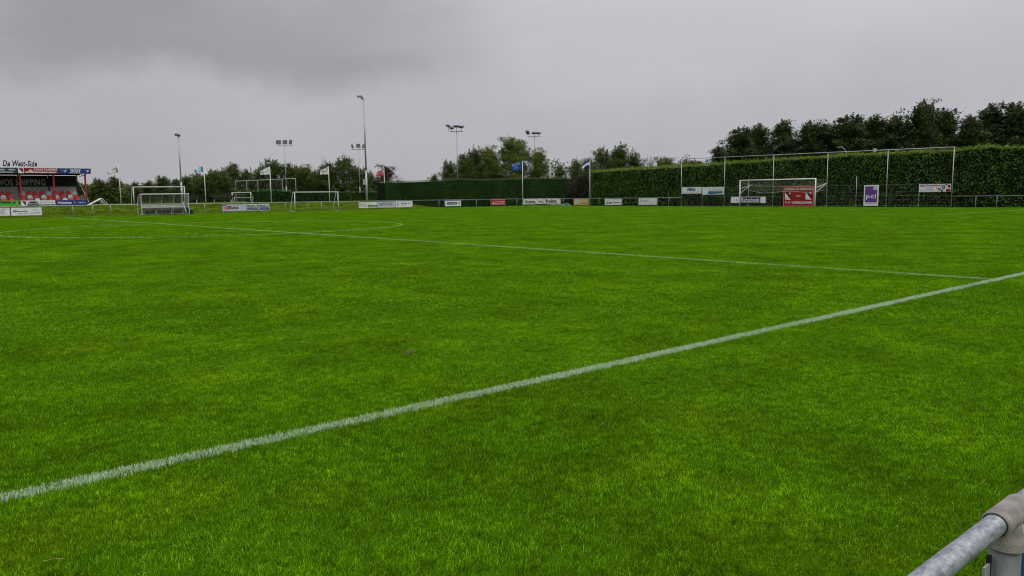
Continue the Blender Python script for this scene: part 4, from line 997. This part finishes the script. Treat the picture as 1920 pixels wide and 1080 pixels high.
# street lamp behind the right hedge, and a plain post
o = thing('street_lamp', (60.35, 32.55, 0), R(120), 'curved-arm street lamp behind the tall hedge', 'street lamp')
MB().tube((0, 0, 0), (0, 0, 5.0), .06, .045).build('pole', M['galv'], o, smooth=True)
MB().path([(0, 0, 5.0), (.05, 0, 5.25), (.18, 0, 5.45), (.38, 0, 5.58)], .035).build('arm', M['galv'], o)
MB().box((.58, 0, 5.64), (.42, .14, .07), Matrix.Rotation(.15, 3, 'Y')).build('lamp_head', M['galv'], o)
o = thing('post_camera', (62.5, 30.8, 0), 0, 'white bollard-headed post peeping over the tall hedge', 'post')
MB().tube((0, 0, 0), (0, 0, 5.15), .05).build('pole', M['galv'], o); b = MB(); b.tube((0, 0, 5.1), (0, 0, 5.45), .10, .17, 12); b.build('head', M['white'], o)
o = thing('plain_post', (66.3, 80.5, 0), 0, 'grey post standing behind the clipped hedge', 'post')
MB().tube((0, 0, 0), (0, 0, 5.55), .09, .08).build('pole', M['galv'], o, smooth=True); MB().tube((0, 0, 5.55), (0, 0, 5.66), .11, .02).build('cap', M['galv_dark'], o)

# far training-ground back stop
def backstop():
    P = [(30.72, 110.57), (31.99, 109.5), (33.26, 108.43), (34.64, 107.26), (36.03, 106.09), (37.54, 104.81)]
    o = thing('back_stop', (P[0][0], P[0][1], .5), 0, 'high thin ball-stop frame behind the small goal', 'fence')
    for i, p in enumerate(P):
        MB().tube((p[0]-P[0][0], p[1]-P[0][1], 0), (p[0]-P[0][0], p[1]-P[0][1], 3.4+.06*i), .05, n=6).build('post', M['galv'], o)
    MB().tube((0, 0, 3.4), (P[-1][0]-P[0][0], P[-1][1]-P[0][1], 3.72), .045, n=6).build('top_rail', M['galv'], o)
    b = MB(); d = Vector((P[-1][0]-P[0][0], P[-1][1]-P[0][1], 0))
    for k in range(24): b.tube(d*k/23, d*k/23+Vector((0, 0, 3.4)), .005, n=3, cap=False)
    for k in range(12): b.tube((0, 0, .28*k), d+Vector((0, 0, .28*k)), .005, n=3, cap=False)
    b.build('netting', M['galv_dark'], o)
backstop()
o = thing('wooden_fence', (38, 112, .4), R(-41), 'low dark wooden fence under the distant trees', 'fence')
for k in range(13): MB().box((k*2.6, 0, .75), (.12, .12, 1.5)).build('post', M['wood_dark'], o)
for z in (.7, 1.05, 1.4): MB().box((15.6, -.08, z), (31.4, .05, .16)).build('rail', M['wood_dark'], o)

# ------------------------------------------------------------------ vegetation
M['leaf_dark'] = leaf_mat('dark_tree_leaves', (.020, .042, .010), (.064, .104, .020), (.11, .135, .028))
M['leaf_olive'] = leaf_mat('olive_tree_leaves', (.066, .105, .014), (.165, .220, .032), (.24, .24, .04))
M['leaf_mid'] = leaf_mat('mid_tree_leaves', (.034, .066, .012), (.105, .150, .026), (.16, .16, .035))
M['leaf_rust'] = leaf_mat('rusty_leaves', (.045, .030, .018), (.085, .050, .028), (.14, .065, .035))
M['hornbeam'] = leaf_mat('hornbeam_leaves', (.036, .098, .012), (.130, .245, .034), (.20, .31, .048), nscale=1.3)
M['hornbeam_new'] = leaf_mat('young_hornbeam_leaves', (.110, .190, .012), (.200, .290, .022), (.25, .31, .03), nscale=.9)
M['conifer'] = leaf_mat('clipped_conifer', (.016, .066, .009), (.054, .150, .020), (.085, .19, .026), transl=.1, nscale=.5)
M['conifer_top'] = leaf_mat('conifer_new_growth', (.045, .09, .018), (.09, .145, .03), transl=.15)
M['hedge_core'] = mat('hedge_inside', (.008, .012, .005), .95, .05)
M['twig'] = mat('bare_twigs', (.085, .075, .062), .9, .1)

def leaf_quads(C, size, rs, up=.35, asp=.62):
    n = len(C)
    d = rs.normal(size=(n, 3)); d /= np.linalg.norm(d, axis=1)[:, None]
    nr = rs.normal(size=(n, 3)); nr[:, 2] += up*2; nr /= np.linalg.norm(nr, axis=1)[:, None]
    s = np.cross(d, nr); s /= np.linalg.norm(s, axis=1)[:, None]+1e-6; d = np.cross(nr, s)
    L = (size*rs.uniform(.6, 1.3, n))[:, None]; Wd = L*asp*.5
    V = np.stack((C-d*L*.5, C+s*Wd+nr*L*.06, C+d*L*.5, C-s*Wd+nr*L*.06), 1).reshape(-1, 3)
    return V, np.arange(n*4), np.full(n, 4)
def leaf_mesh(name, C, size, rs, mats, idx=None, **k):
    V, lo, lt = leaf_quads(np.asarray(C), np.asarray(size)*np.ones(len(C)), rs, **k)
    me = np_mesh(name, V, lo, lt, mats)
    if idx is not None: me.polygons.foreach_set('material_index', np.asarray(idx, np.int32))
    return me

def tree_meshes(seed, H, Rw, shape, nbr, per, leaf, rc, mt, base=.12, el0=.3, el1=1.0, top_spike=0.0, bare=0.0):
    rs = np.random.default_rng(seed); b = MB(); C = []; S = []
    pts = [Vector((0, 0, 0))]; k = 7
    for i in range(1, k+1): pts.append(Vector((rs.normal()*.05*H*.4*i/k, rs.normal()*.05*H*.4*i/k, H*.92*i/k)))
    for i in range(k): b.tube(pts[i], pts[i+1], .022*H*(1-i/k)+.012, .022*H*(1-(i+1)/k)+.010, 7, cap=False)
    def trunk(t):
        f = min(t/.92*k, k-1e-4); i = int(f); return pts[i].lerp(pts[i+1], f-i)
    for j in range(nbr):
        t = base+(.97-base)*((j+rs.uniform(0, 1))/nbr); q = (t-base)/(1-base)
        if shape == 'cone': pr = (min(1, q/.22)*.45+.55)*(1-q)**.85*1.0+.10
        elif shape == 'round': pr = math.sqrt(max(.03, 1-(2*q-.85)**2/1.35))
        else: pr = .55+.45*math.sin(math.pi*min(1, q*1.1))
        ln = Rw*pr*rs.uniform(.65, 1.18); az = j*2.399+rs.normal()*.35; el = el0+(el1-el0)*q+rs.normal()*.15
        p0 = trunk(min(.90, t*.88)); d = Vector((math.cos(az)*math.cos(el), math.sin(az)*math.cos(el), math.sin(el)))
        p1 = p0+d*ln*.55+Vector((0, 0, .04*ln)); p2 = p1+(d+Vector((rs.normal()*.25, rs.normal()*.25, .25))).normalized()*ln*.5
        r0 = .010*H*(1-q*.7)*.55
        b.tube(p0, p1, r0, r0*.6, 5, cap=False); b.tube(p1, p2, r0*.6, .012, 4, cap=False)
        nc = max(2, int(3+ln*1.6))
        for c in range(nc):
            s = .3+.72*(c+rs.uniform(0, 1))/nc
            p = p0.lerp(p1, s/.55) if s < .55 else p1.lerp(p2, (s-.55)/.45)
            side = Vector(rs.normal(size=3)*rc*.75); p = p+side
            if rs.random() < bare: 
                for _ in range(3): b.tube(p, p+Vector((rs.normal()*.3, rs.normal()*.3, abs(rs.normal())*.7)), .012, .006, 3, cap=False)
                continue
            m_ = int(per*rs.uniform(.55, 1.35)); off = rs.normal(size=(m_, 3))*rc*np.array([.62, .62, .42])*rs.uniform(.7, 1.25)
            C.append(np.array(p)+off)
        # a leafy shoot at the very tip
        if top_spike and rs.random() < .6:
            h_ = top_spike*rs.uniform(.5, 1.2); tip = p2+Vector((rs.normal()*.15, rs.normal()*.15, h_)); b.tube(p2, tip, .014, .006, 3, cap=False)
            m_ = int(per*.7); tt = rs.uniform(0, 1, m_)[:, None]; C.append(np.array(p2)*(1-tt)+np.array(tip)*tt+rs.normal(size=(m_, 3))*.13*(1.15-tt))
    if shape == 'cone':      # leafy leader and short side sprays above the crown
        for j in range(10):
            q = j/9; p = np.array(trunk(.86))+np.array((rs.normal()*.10, rs.normal()*.10, H*.11*q)); m_ = int(40*(1.15-q)); a = rs.uniform(0, 6.28); ln = .85*(1.08-q)*rs.uniform(.4, 1.3)
            t = rs.uniform(0, 1, m_)[:, None]; C.append(p+t*np.array((math.cos(a)*ln, math.sin(a)*ln, .22*ln))+rs.normal(size=(m_, 3))*.10)
    C = np.concatenate(C) if C else np.zeros((1, 3))
    C = C[C[:, 2] > .25]
    return b.mesh('trunk', M['bark'], True), leaf_mesh('crown', C, leaf, rs, mt, up=.6)

def plant_tree(protos, i, x, y, h, label, group, z0=0.0, name='tree', wide=1.0, cat='tree'):
    (tm, cm, H) = protos[i % len(protos)]
    o = thing(name, (x, y, z0), rng.uniform(0, 6.28), label, cat, group); s = (h-z0)/H
    o.scale = (s*wide, s*wide, s)
    link('trunk', tm, o); link('crown', cm, o)
    return o

PA = []
for k in range(5):
    if k in (1, 3): t_, c_ = tree_meshes(100+k, 9.8, 2.7, 'round', 64, 74, .19, .40, M['leaf_dark'], base=.08, el0=.05, el1=1.15, top_spike=.7); PA.append((t_, c_, 10.5))
    else: t_, c_ = tree_meshes(100+k, 10.0, 3.2, 'cone', 66, 74, .19, .38, M['leaf_dark'], base=.08, el0=.0, el1=1.1, top_spike=.7); PA.append((t_, c_, 10.6))
PB = []
for k in range(4):
    t_, c_ = tree_meshes(200+k, 7.6, 2.5, 'feather', 46, 78, .17, .44, M['leaf_mid'], base=.06, el0=.35, el1=1.15, top_spike=.95); PB.append((t_, c_, 8.3))
PC = []
for k in range(2):
    t_, c_ = tree_meshes(300+k, 9.6, 3.7, 'round', 60, 84, .19, .50, M['leaf_olive'], base=.12, el0=.1, el1=1.1, top_spike=.5); PC.append((t_, c_, 10.3))
PR = []
t_, c_ = tree_meshes(400, 7.4, 3.0, 'round', 34, 60, .2, .55, M['leaf_rust'], base=.12, el0=.2, el1=1.1, top_spike=.4); PR.append((t_, c_, 8.0))
PD = []
for k in range(2):
    t_, c_ = tree_meshes(500+k, 6.6, 1.9, 'feather', 26, 14, .13, .3, M['leaf_mid'], base=.2, el0=.7, el1=1.35, top_spike=.9, bare=.55); PD.append((t_, c_, 7.6))
PE = []
for k in range(2):
    t_, c_ = tree_meshes(600+k, 7.6, 2.5, 'feather', 46, 62, .17, .42, M['leaf_mid'], base=.08, el0=.45, el1=1.2, top_spike=1.0, bare=.08); PE.append((t_, c_, 8.5))

GR = 'dark trees behind the hornbeam hedge'
for i, (x, y, h, wd, t) in enumerate([
        (63.4, 52.7, 5.7, 1.0, 'lowest dark treetop, starting the row behind the hedge'), (66, 49.5, 6.2, 1.3, 'low dark tree behind the teal-wave board'),
        (60.3, 46.9, 7.1, .95, 'dark tree sloping up above the board with teal wave'), (60.8, 44.6, 8.8, .95, 'dark tree above the left goal post'),
        (64.35, 44.53, 9.8, 1.0, 'loose dark tree above the navy name board'), (64.75, 41.55, 10.0, .95, 'upright dark tree above the middle of the goal crossbar'),
        (65.2, 38.9, 9.1, 1.05, 'dark tree above the right goal post'), (66.2, 37.2, 9.3, 1.15, 'dark tree above the fence post right of the goal'),
        (67.81, 36.0, 9.8, 1.1, 'dark tree above the curved street lamp'), (70.22, 34.3, 10.3, 1.15, 'broad dark tree above the purple-panelled board'),
        (71.4, 32.8, 10.0, 1.2, 'dark tree above the tall fence post beyond the purple board'), (71.65, 30.4, 10.9, .82, 'pointed dark tree above the board with coloured dots'),
        (75.0, 30.4, 9.2, 1.2, 'lower dark tree just right of the pointed tree'), (75.66, 29.4, 10.5, .85, 'slim dark tree above the last tall fence post'),
        (75.0, 27.0, 9.9, .9, 'slim dark tree right of the end of the ball fence'), (76.43, 25.12, 11.0, 1.05, 'tallest dark tree near the photo edge'),
        (77.17, 23.08, 10.5, 1.15, 'dark tree cut by the photo edge'), (79.2, 21.0, 10.9, 1.1, 'dark tree just outside the photo edge')]):
    plant_tree(PA, i, x, y, h, t, GR, wide=wd*1.2)
GL = 'bushy trees beyond the bank'
for i, (x, y, h, t) in enumerate([(10.4, 112.4, 4.0, 'low bush directly right of the grandstand'), (12.6, 111.4, 4.3, 'low bush behind the sloping rebound board'), (14.8, 112.3, 4.6, 'low bush behind the first white flagpole'),
        (16.3, 108.4, 3.7, 'lowest bush, left of the goal behind the dugout'), (18.2, 109, 4.0, 'low bush above the left end of the dugout'), (19.6, 107.3, 4.6, 'low bush above the middle of the dugout'),
        (20.6, 104.7, 4.1, 'low bush at the slim mast'), (22.2, 106, 4.5, 'low bush above the right end of the dugout'), (23.8, 107.3, 4.5, 'low bush left of the blue-figured flag'),
        (25.2, 106.8, 4.9, 'bush behind the pole of the blue-figured flag'), (26.6, 107.6, 5.2, 'bush right of the blue-figured flag'), (28.2, 109, 5.4, 'bush behind the long dark bench')]):
    plant_tree(PB, i, x, y, h, t, 'low bushes on the bank', z0=.7, wide=1.35, name='bushy_tree')
for i, (x, y, h, t) in enumerate([(38, 148, 6.5, 'far bushy tree starting the row above the blue-figured flag'), (40.5, 146, 6.9, 'far bushy tree above the long dark bench'), (43.8, 146.4, 8.2, 'peaked far tree above the left end of the ball-stop frame'),
        (45.9, 144.5, 7.2, 'far tree above the small goal'), (48.7, 144.8, 7.8, 'far tree behind the plain white flag'), (50.1, 141.1, 8.9, 'tall far tree left of the three-lamp mast'),
        (52.3, 139.2, 8.3, 'far tree right of the three-lamp mast'), (54.6, 141, 7.4, 'far tree above the right end of the ball-stop frame'), (56.4, 142.1, 7.1, 'far tree above the left post of the youth goal'),
        (58.4, 140.4, 7.0, 'far tree left of the orange-barred flag'), (58.6, 136.0, 8.2, 'far tree behind the orange-barred flag'), (61.9, 135.5, 9.2, 'tallest feathery tree of the far row'),
        (65.5, 137, 8.0, 'far tree behind the mast beside the tallest mast'), (68.5, 140, 7.4, 'far tree behind the tallest mast')]):
    plant_tree(PB if i % 3 else PE, i, x, y, h, t, GL, wide=1.25, name='bushy_tree')
for x, y, h, t in ((56.8, 141, 7.6, 'olive tinged far tree above the left half of the youth goal'), (60.2, 139.5, 7.3, 'olive tinged far tree above the right half of the youth goal')):
    plant_tree(PC, 0, x, y, h, t, 'olive trees in the far row', wide=.9)
plant_tree(PR, 0, 74.4, 140.1, 7.9, 'rounded brownish tree behind the red and pink flag', None, wide=1.1)
plant_tree(PB, 1, 71.6, 142.4, 6.6, 'dark bushy tree left of the brownish tree', None, wide=1.3)
plant_tree(PE, 1, 58.9, 100.0, 5.1, 'small lone bush showing above the clipped hedge', None, wide=1.1, name='bush')
for i, (x, y, h, t) in enumerate([(59.9, 96.8, 7.0, 'dark tree left of the hedge mast'), (61.2, 94.5, 8.0, 'dark tree touching the hedge mast'), (63.5, 95.2, 8.8, 'upright dark tree between hedge mast and olive crown')]):
    plant_tree(PB, i+1, x, y, h, t, 'dark trees beside the olive tree', wide=1.0)
plant_tree(PC, 0, 66.8, 95.4, 9.0, 'olive green tree forming the left half of the big crown', None, wide=.95)
plant_tree(PC, 1, 69.9, 93.0, 10.7, 'big rounded olive tree behind the blue flag', None, wide=1.0)
plant_tree(PC, 0, 73.2, 90.4, 8.6, 'olive tree forming the right shoulder of the big crown', None, wide=.8)
for i, (x, y, h, t) in enumerate([(78.1, 90.6, 6.6, 'low twiggy bush beside the plain grey post'), (78.8, 87.5, 7.4, 'twiggy bush midway between the blue and navy flags'), (80.5, 86.1, 7.6, 'twiggy bush just left of the navy flag')]):
    plant_tree(PE, i, x, y, h, t, 'twiggy bushes behind the hedge corner', wide=1.0, name='bush')
for i, (x, y, h, t) in enumerate([(76.3, 79.2, 8.8, 'spiky green tree next right of the navy flag'), (78.2, 77.6, 9.0, 'dense middle tree of the three right of the navy flag'), (80.0, 75.9, 8.0, 'spiky tree third to the right of the navy flag')]):
    plant_tree(PE if i != 1 else PB, i, x, y, h, t, 'spiky trees right of the navy flag', wide=1.05)
plant_tree(PD, 0, 89.6, 80.9, 8.2, 'bare twiggy treetop above the hornbeam hedge', None)
plant_tree(PD, 1, 64.4, 148, 9.8, 'thin bare treetop above the far row', None)
plant_tree(PC, 1, 81.7, 71.6, 6.9, 'rounded green bush behind the hornbeam hedge', None, wide=.9, name='bush')
plant_tree(PE, 0, 82.5, 68.2, 6.7, 'twiggy bush left of the dark tree row', None, name='bush')
plant_tree(PB, 2, 79, 64, 6.0, 'low dark bush at the start of the tree row', None, wide=1.6, name='bush')
# a rounded wood far beyond the bank
def far_wood():
    rs = np.random.default_rng(9); C = []
    for k in range(60):
        t = k/59; x = 30+70*t*.5+rs.normal()*2; y = 330-60*t+rs.normal()*6; h = rs.uniform(6.4, 8.4)*(1-.45*abs(t-.45))
        n = 260; o = rs.normal(size=(n, 3)); o /= np.linalg.norm(o, axis=1)[:, None]; C.append(np.array((x, y, h*.55))+o*np.array((4, 4, h*.45))*rs.uniform(.75, 1.02, n)[:, None])
    C = np.concatenate(C)
    tag(link('distant_wood', leaf_mesh('distant_wood', C, .9, rs, M['leaf_mid'])), 'hazy rounded wood far beyond the bank', 'wood', kind='stuff')
far_wood()

def undergrowth(name, label, pts, h, dep, n, mt, seed):
    rs = np.random.default_rng(seed); C = []
    for (a, b) in zip(pts[:-1], pts[1:]):
        a, b = np.array(a, float), np.array(b, float); t = rs.uniform(0, 1, n)[:, None]; q = rs.normal(0, dep, (n, 2)); p = a+(b-a)*t+q
        hh = h*(.65+.7*value_noise(p[:, 0], p[:, 1], .45, seed)); z = hh*rs.uniform(0, 1, n)**.7+.3*np.abs(rs.normal(0, .5, n))
        C.append(np.column_stack((p, z)))
    tag(link(name, leaf_mesh(name, np.concatenate(C), .30, rs, mt)), label, 'undergrowth', kind='stuff')
undergrowth('undergrowth', 'dark tangled undergrowth below the far row of trees', [(36, 150), (52, 145), (64, 141), (80, 141)], 4.0, 1.3, 4200, M['leaf_mid'], 31)
undergrowth('bank_undergrowth', 'dark thicket at the back of the grass bank', [(-14, 124), (9, 115), (16, 110.5), (30, 110.5)], 2.7, 1.0, 4200, M['leaf_mid'], 32)
undergrowth('hedge_undergrowth', 'dark thicket showing under the trees behind the hedges', [(62.5, 97), (72, 95), (84, 84), (86, 66)], 5.8, 1.3, 4200, M['leaf_mid'], 33)
undergrowth('tree_row_undergrowth', 'dark undergrowth beneath the tree row behind the hornbeam hedge', [(70, 50), (76, 38), (84, 24), (86, 6)], 5.0, 1.2, 4200, M['leaf_dark'], 34)

# hedges -----------------------------------------------------------------
def hedge(name, label, path, depth, hfun, mats, dens, leaf, rough, top_dens, shoots, zf=lambda t: 0.0, seed=1, faces=(1, 1)):
    """path = front foot line (left to right as seen from the pitch); body lies behind it"""
    rs = np.random.default_rng(seed); p = [np.array(q, float) for q in path]
    o = thing(name, (p[0][0], p[0][1], 0), 0, label, 'hedge')
    segs = [(a, b, np.linalg.norm(b-a)) for a, b in zip(p[:-1], p[1:])]; tot = sum(s[2] for s in segs); acc = 0
    C = []; I = []; S = []; core = MB(); org = np.array((p[0][0], p[0][1], 0))
    for a, b, Ln in segs:
        d = (b-a)/Ln; nb = np.array((-d[1], d[0]))        # into the hedge (left of travel)
        N = int(dens*Ln*4.2); s = rs.uniform(0, Ln, N); tt = (acc+s)/tot
        hh = np.array([hfun(t) for t in tt]); z0 = np.array([zf(t) for t in tt]); v = rs.uniform(0, 1, N)**.95
        wav = rough*(value_noise(s+acc, v*hh, 1.1, seed)-.5)*1.6+rough*(value_noise(s+acc, v*hh, 3.1, seed+1)-.5)
        off = wav+np.abs(rs.normal(0, rough*.55, N))
        C.append(np.stack((a[0]+d[0]*s+nb[0]*off, a[1]+d[1]*s+nb[1]*off, z0+v*(hh-z0)), 1)); I.append(((v > .955) & (rs.random(N) < .6)).astype(int)); S.append(np.full(N, leaf))
        Nt = int(top_dens*Ln*depth); s = rs.uniform(0, Ln, Nt); q = rs.uniform(0, depth, Nt); tt = (acc+s)/tot; hh = np.array([hfun(t) for t in tt])
        zz = hh+rough*.9*(value_noise(s+acc, q, 1.6, seed+2)-.4)+np.abs(rs.normal(0, rough*.35, Nt))
        C.append(np.stack((a[0]+d[0]*s+nb[0]*q, a[1]+d[1]*s+nb[1]*q, zz), 1)); I.append((rs.random(Nt) < .8).astype(int)); S.append(np.full(Nt, leaf*.9))
        ns = int(shoots*Ln)
        for _ in range(ns):
            s0 = rs.uniform(0, Ln); q0 = rs.uniform(0, depth*.6); h0 = hfun((acc+s0)/tot); L2 = abs(rs.normal(.18, .12))+.05; m_ = int(6+L2*26)
            t = rs.uniform(0, 1, m_); lean = rs.normal(size=2)*.25
            C.append(np.stack((a[0]+d[0]*s0+nb[0]*q0+lean[0]*t*L2+rs.normal(0, .05, m_), a[1]+d[1]*s0+nb[1]*q0+lean[1]*t*L2+rs.normal(0, .05, m_), h0+t*L2), 1)); I.append(np.ones(m_, int)); S.append(np.full(m_, leaf*.85))
        # near-black solid core behind the leaves
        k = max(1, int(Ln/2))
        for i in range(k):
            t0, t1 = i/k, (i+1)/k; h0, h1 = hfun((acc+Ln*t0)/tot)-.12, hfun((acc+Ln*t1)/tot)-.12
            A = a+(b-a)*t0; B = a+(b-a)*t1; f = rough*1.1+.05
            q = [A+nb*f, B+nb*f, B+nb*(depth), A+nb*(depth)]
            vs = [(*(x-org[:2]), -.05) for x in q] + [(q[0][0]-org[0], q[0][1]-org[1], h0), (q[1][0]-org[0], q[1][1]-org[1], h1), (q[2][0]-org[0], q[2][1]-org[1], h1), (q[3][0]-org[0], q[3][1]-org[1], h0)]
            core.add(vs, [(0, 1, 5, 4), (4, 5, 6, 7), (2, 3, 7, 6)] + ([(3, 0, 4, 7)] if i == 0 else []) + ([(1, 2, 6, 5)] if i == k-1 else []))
        acc += Ln
    # the two ends
    for e, (a, b, Ln) in ((0, segs[0]), (1, segs[-1])):
        d = (b-a)/Ln; nb = np.array((-d[1], d[0])); P0 = a if e == 0 else b; h0 = hfun(e*1.0); N = int(dens*depth*4.2)
        q = rs.uniform(0, depth, N); v = rs.uniform(0, 1, N); sg = -1 if e == 0 else 1
        off = -np.abs(rs.normal(0, rough*.6, N))*sg*-1
        C.append(np.stack((P0[0]+nb[0]*q-d[0]*sg*np.abs(off), P0[1]+nb[1]*q-d[1]*sg*np.abs(off), v*h0), 1)); I.append((v > .97).astype(int)); S.append(np.full(N, leaf))
    C = np.concatenate(C)-org; I = np.concatenate(I); S = np.concatenate(S)
    fo = link('foliage', leaf_mesh('foliage', C, S, rs, mats, I), o); fo['kind'] = 'stuff'
    core.build('inner_core', M['hedge_core'], o)
    return o
def interp(ts, hs): return lambda t: float(np.interp(t, ts, hs))
y_top, y_bot = 62.6, 2.0; Lh = y_top-y_bot
hy = lambda y: (y_top-y)/Lh
hedge('hornbeam_hedge', 'long tall leafy hornbeam hedge along the end of the pitch', [(56.0, y_top), (56.0, y_bot)], 1.6,
      interp([0, hy(50.7), hy(41.2), hy(31.7), hy(25), hy(21.2), hy(19.7), hy(16.3), 1], [4.10, 4.28, 4.42, 4.62, 4.60, 4.55, 4.80, 4.58, 4.6]), [M['hornbeam'], M['hornbeam_new']], 150, .135, .24, 150, 5.0, seed=11)
hedge('clipped_hedge', 'dark smoothly clipped conifer hedge behind the far corner', [(34.7, 74.9), (45.2, 74.9), (67.0, 74.9)], 1.8,
      interp([0, .28, .33, .345, .45, .72, 1], [3.10, 3.33, 3.50, 3.52, 3.42, 3.66, 3.68]), [M['conifer'], M['conifer_top']], 260, .085, .05, 230, 0, seed=12)
hedge('low_hedge', 'low clipped hedge behind the youth goal and tallest mast', [(30.2, 90.9), (35.2, 86.6), (39.6, 82.9)], 1.2,
      interp([0, .5, 1], [2.12, 2.05, 2.03]), [M['conifer'], M['conifer_top']], 160, .10, .05, 160, 0, seed=13)
hedge('low_hedge', 'shaggy dark hedge behind the ball-stop frame', [(25.8, 94.8), (30.1, 91.1)], 1.2,
      interp([0, .5, 1], [2.28, 2.38, 2.30]), [M['conifer'], M['conifer_top']], 150, .12, .14, 150, 2.5, seed=14)
# the brown-leaved gap plant where the hedges meet
rs = np.random.default_rng(21)
def blob(c, r, n):
    d = rs.normal(size=(n, 3)); d /= np.linalg.norm(d, axis=1)[:, None]; return np.array(c)+d*np.array(r)*rs.uniform(.6, 1.03, n)[:, None]
C = np.concatenate([blob((57.0, 64.0, 1.7), (1.0, 1.5, 2.0), 4200), blob((57.4, 66.0, 1.5), (1.0, 1.5, 1.8), 3600), blob((58.4, 67.6, 1.7), (1.2, 1.2, 1.9), 3200), blob((57.0, 64.6, 3.2), (.6, .9, .55), 900)])
C = C[(C[:, 2] > .05) & (C[:, 2] < 3.8)]
o = thing('beech_shrub', (56.8, 64.5, 0), 0, 'dark brownish beech shrub filling the gap between the hedges', 'shrub')
link('foliage', leaf_mesh('foliage', C-np.array((56.8, 64.5, 0)), .19, rs, leaf_mat('beech_leaves', (.014, .018, .008), (.034, .040, .014), (.08, .06, .03))), o)
b = MB()
for k in range(9): b.tube((rs.normal()*.2, rs.normal()*.3, 0), (rs.normal()*.7, rs.normal()*1.0, rs.uniform(2.2, 3.4)), .03, .01, 5)
b.build('stems', M['bark'], o)

# ------------------------------------------------------------------ small things on the grass
o = thing('turf_clod', (-9.80, 1.55, .006), R(20), 'small dry brown turf clod lying on the pitch', 'clod')
b = MB(); n = 12; rs = np.random.default_rng(4)
top = [(0, 0, .026)] + [(.046*math.cos(2*math.pi*k/n)*rs.uniform(.8, 1.2), 0.026*math.sin(2*math.pi*k/n)*rs.uniform(.8, 1.2), .02*rs.uniform(.7, 1.3)) for k in range(n)] + [(.07*math.cos(2*math.pi*k/n), .03*math.sin(2*math.pi*k/n), 0) for k in range(n)]
b.add(top, [(0, 1+k, 1+(k+1) % n) for k in range(n)] + [(1+k, 1+n+k, 1+n+(k+1) % n, 1+(k+1) % n) for k in range(n)])
b.build('crust', M['dirt'], o)
b = MB()
for k in range(14): 
    a = rs.uniform(0, 6.28); b.tube((.035*math.cos(a), .022*math.sin(a), .012), (.06*math.cos(a), .036*math.sin(a), .026*rs.uniform(.3, 1)), .002, .001, 3)
b.build('dry_roots', M['straw'], o)
o = thing('straw_stalk', (-13.04, -.92, .03), R(-28), 'single pale straw stalk lying in the near grass', 'straw')
MB().path([(-.03, 0, -.008), (.0, .003, -.002), (.035, 0, -.008)], .0011, 5).build('stalk', M['straw'], o)
MB().box((-.034, 0, -.008), (.012, .003, .002)).build('ear', M['straw'], o)
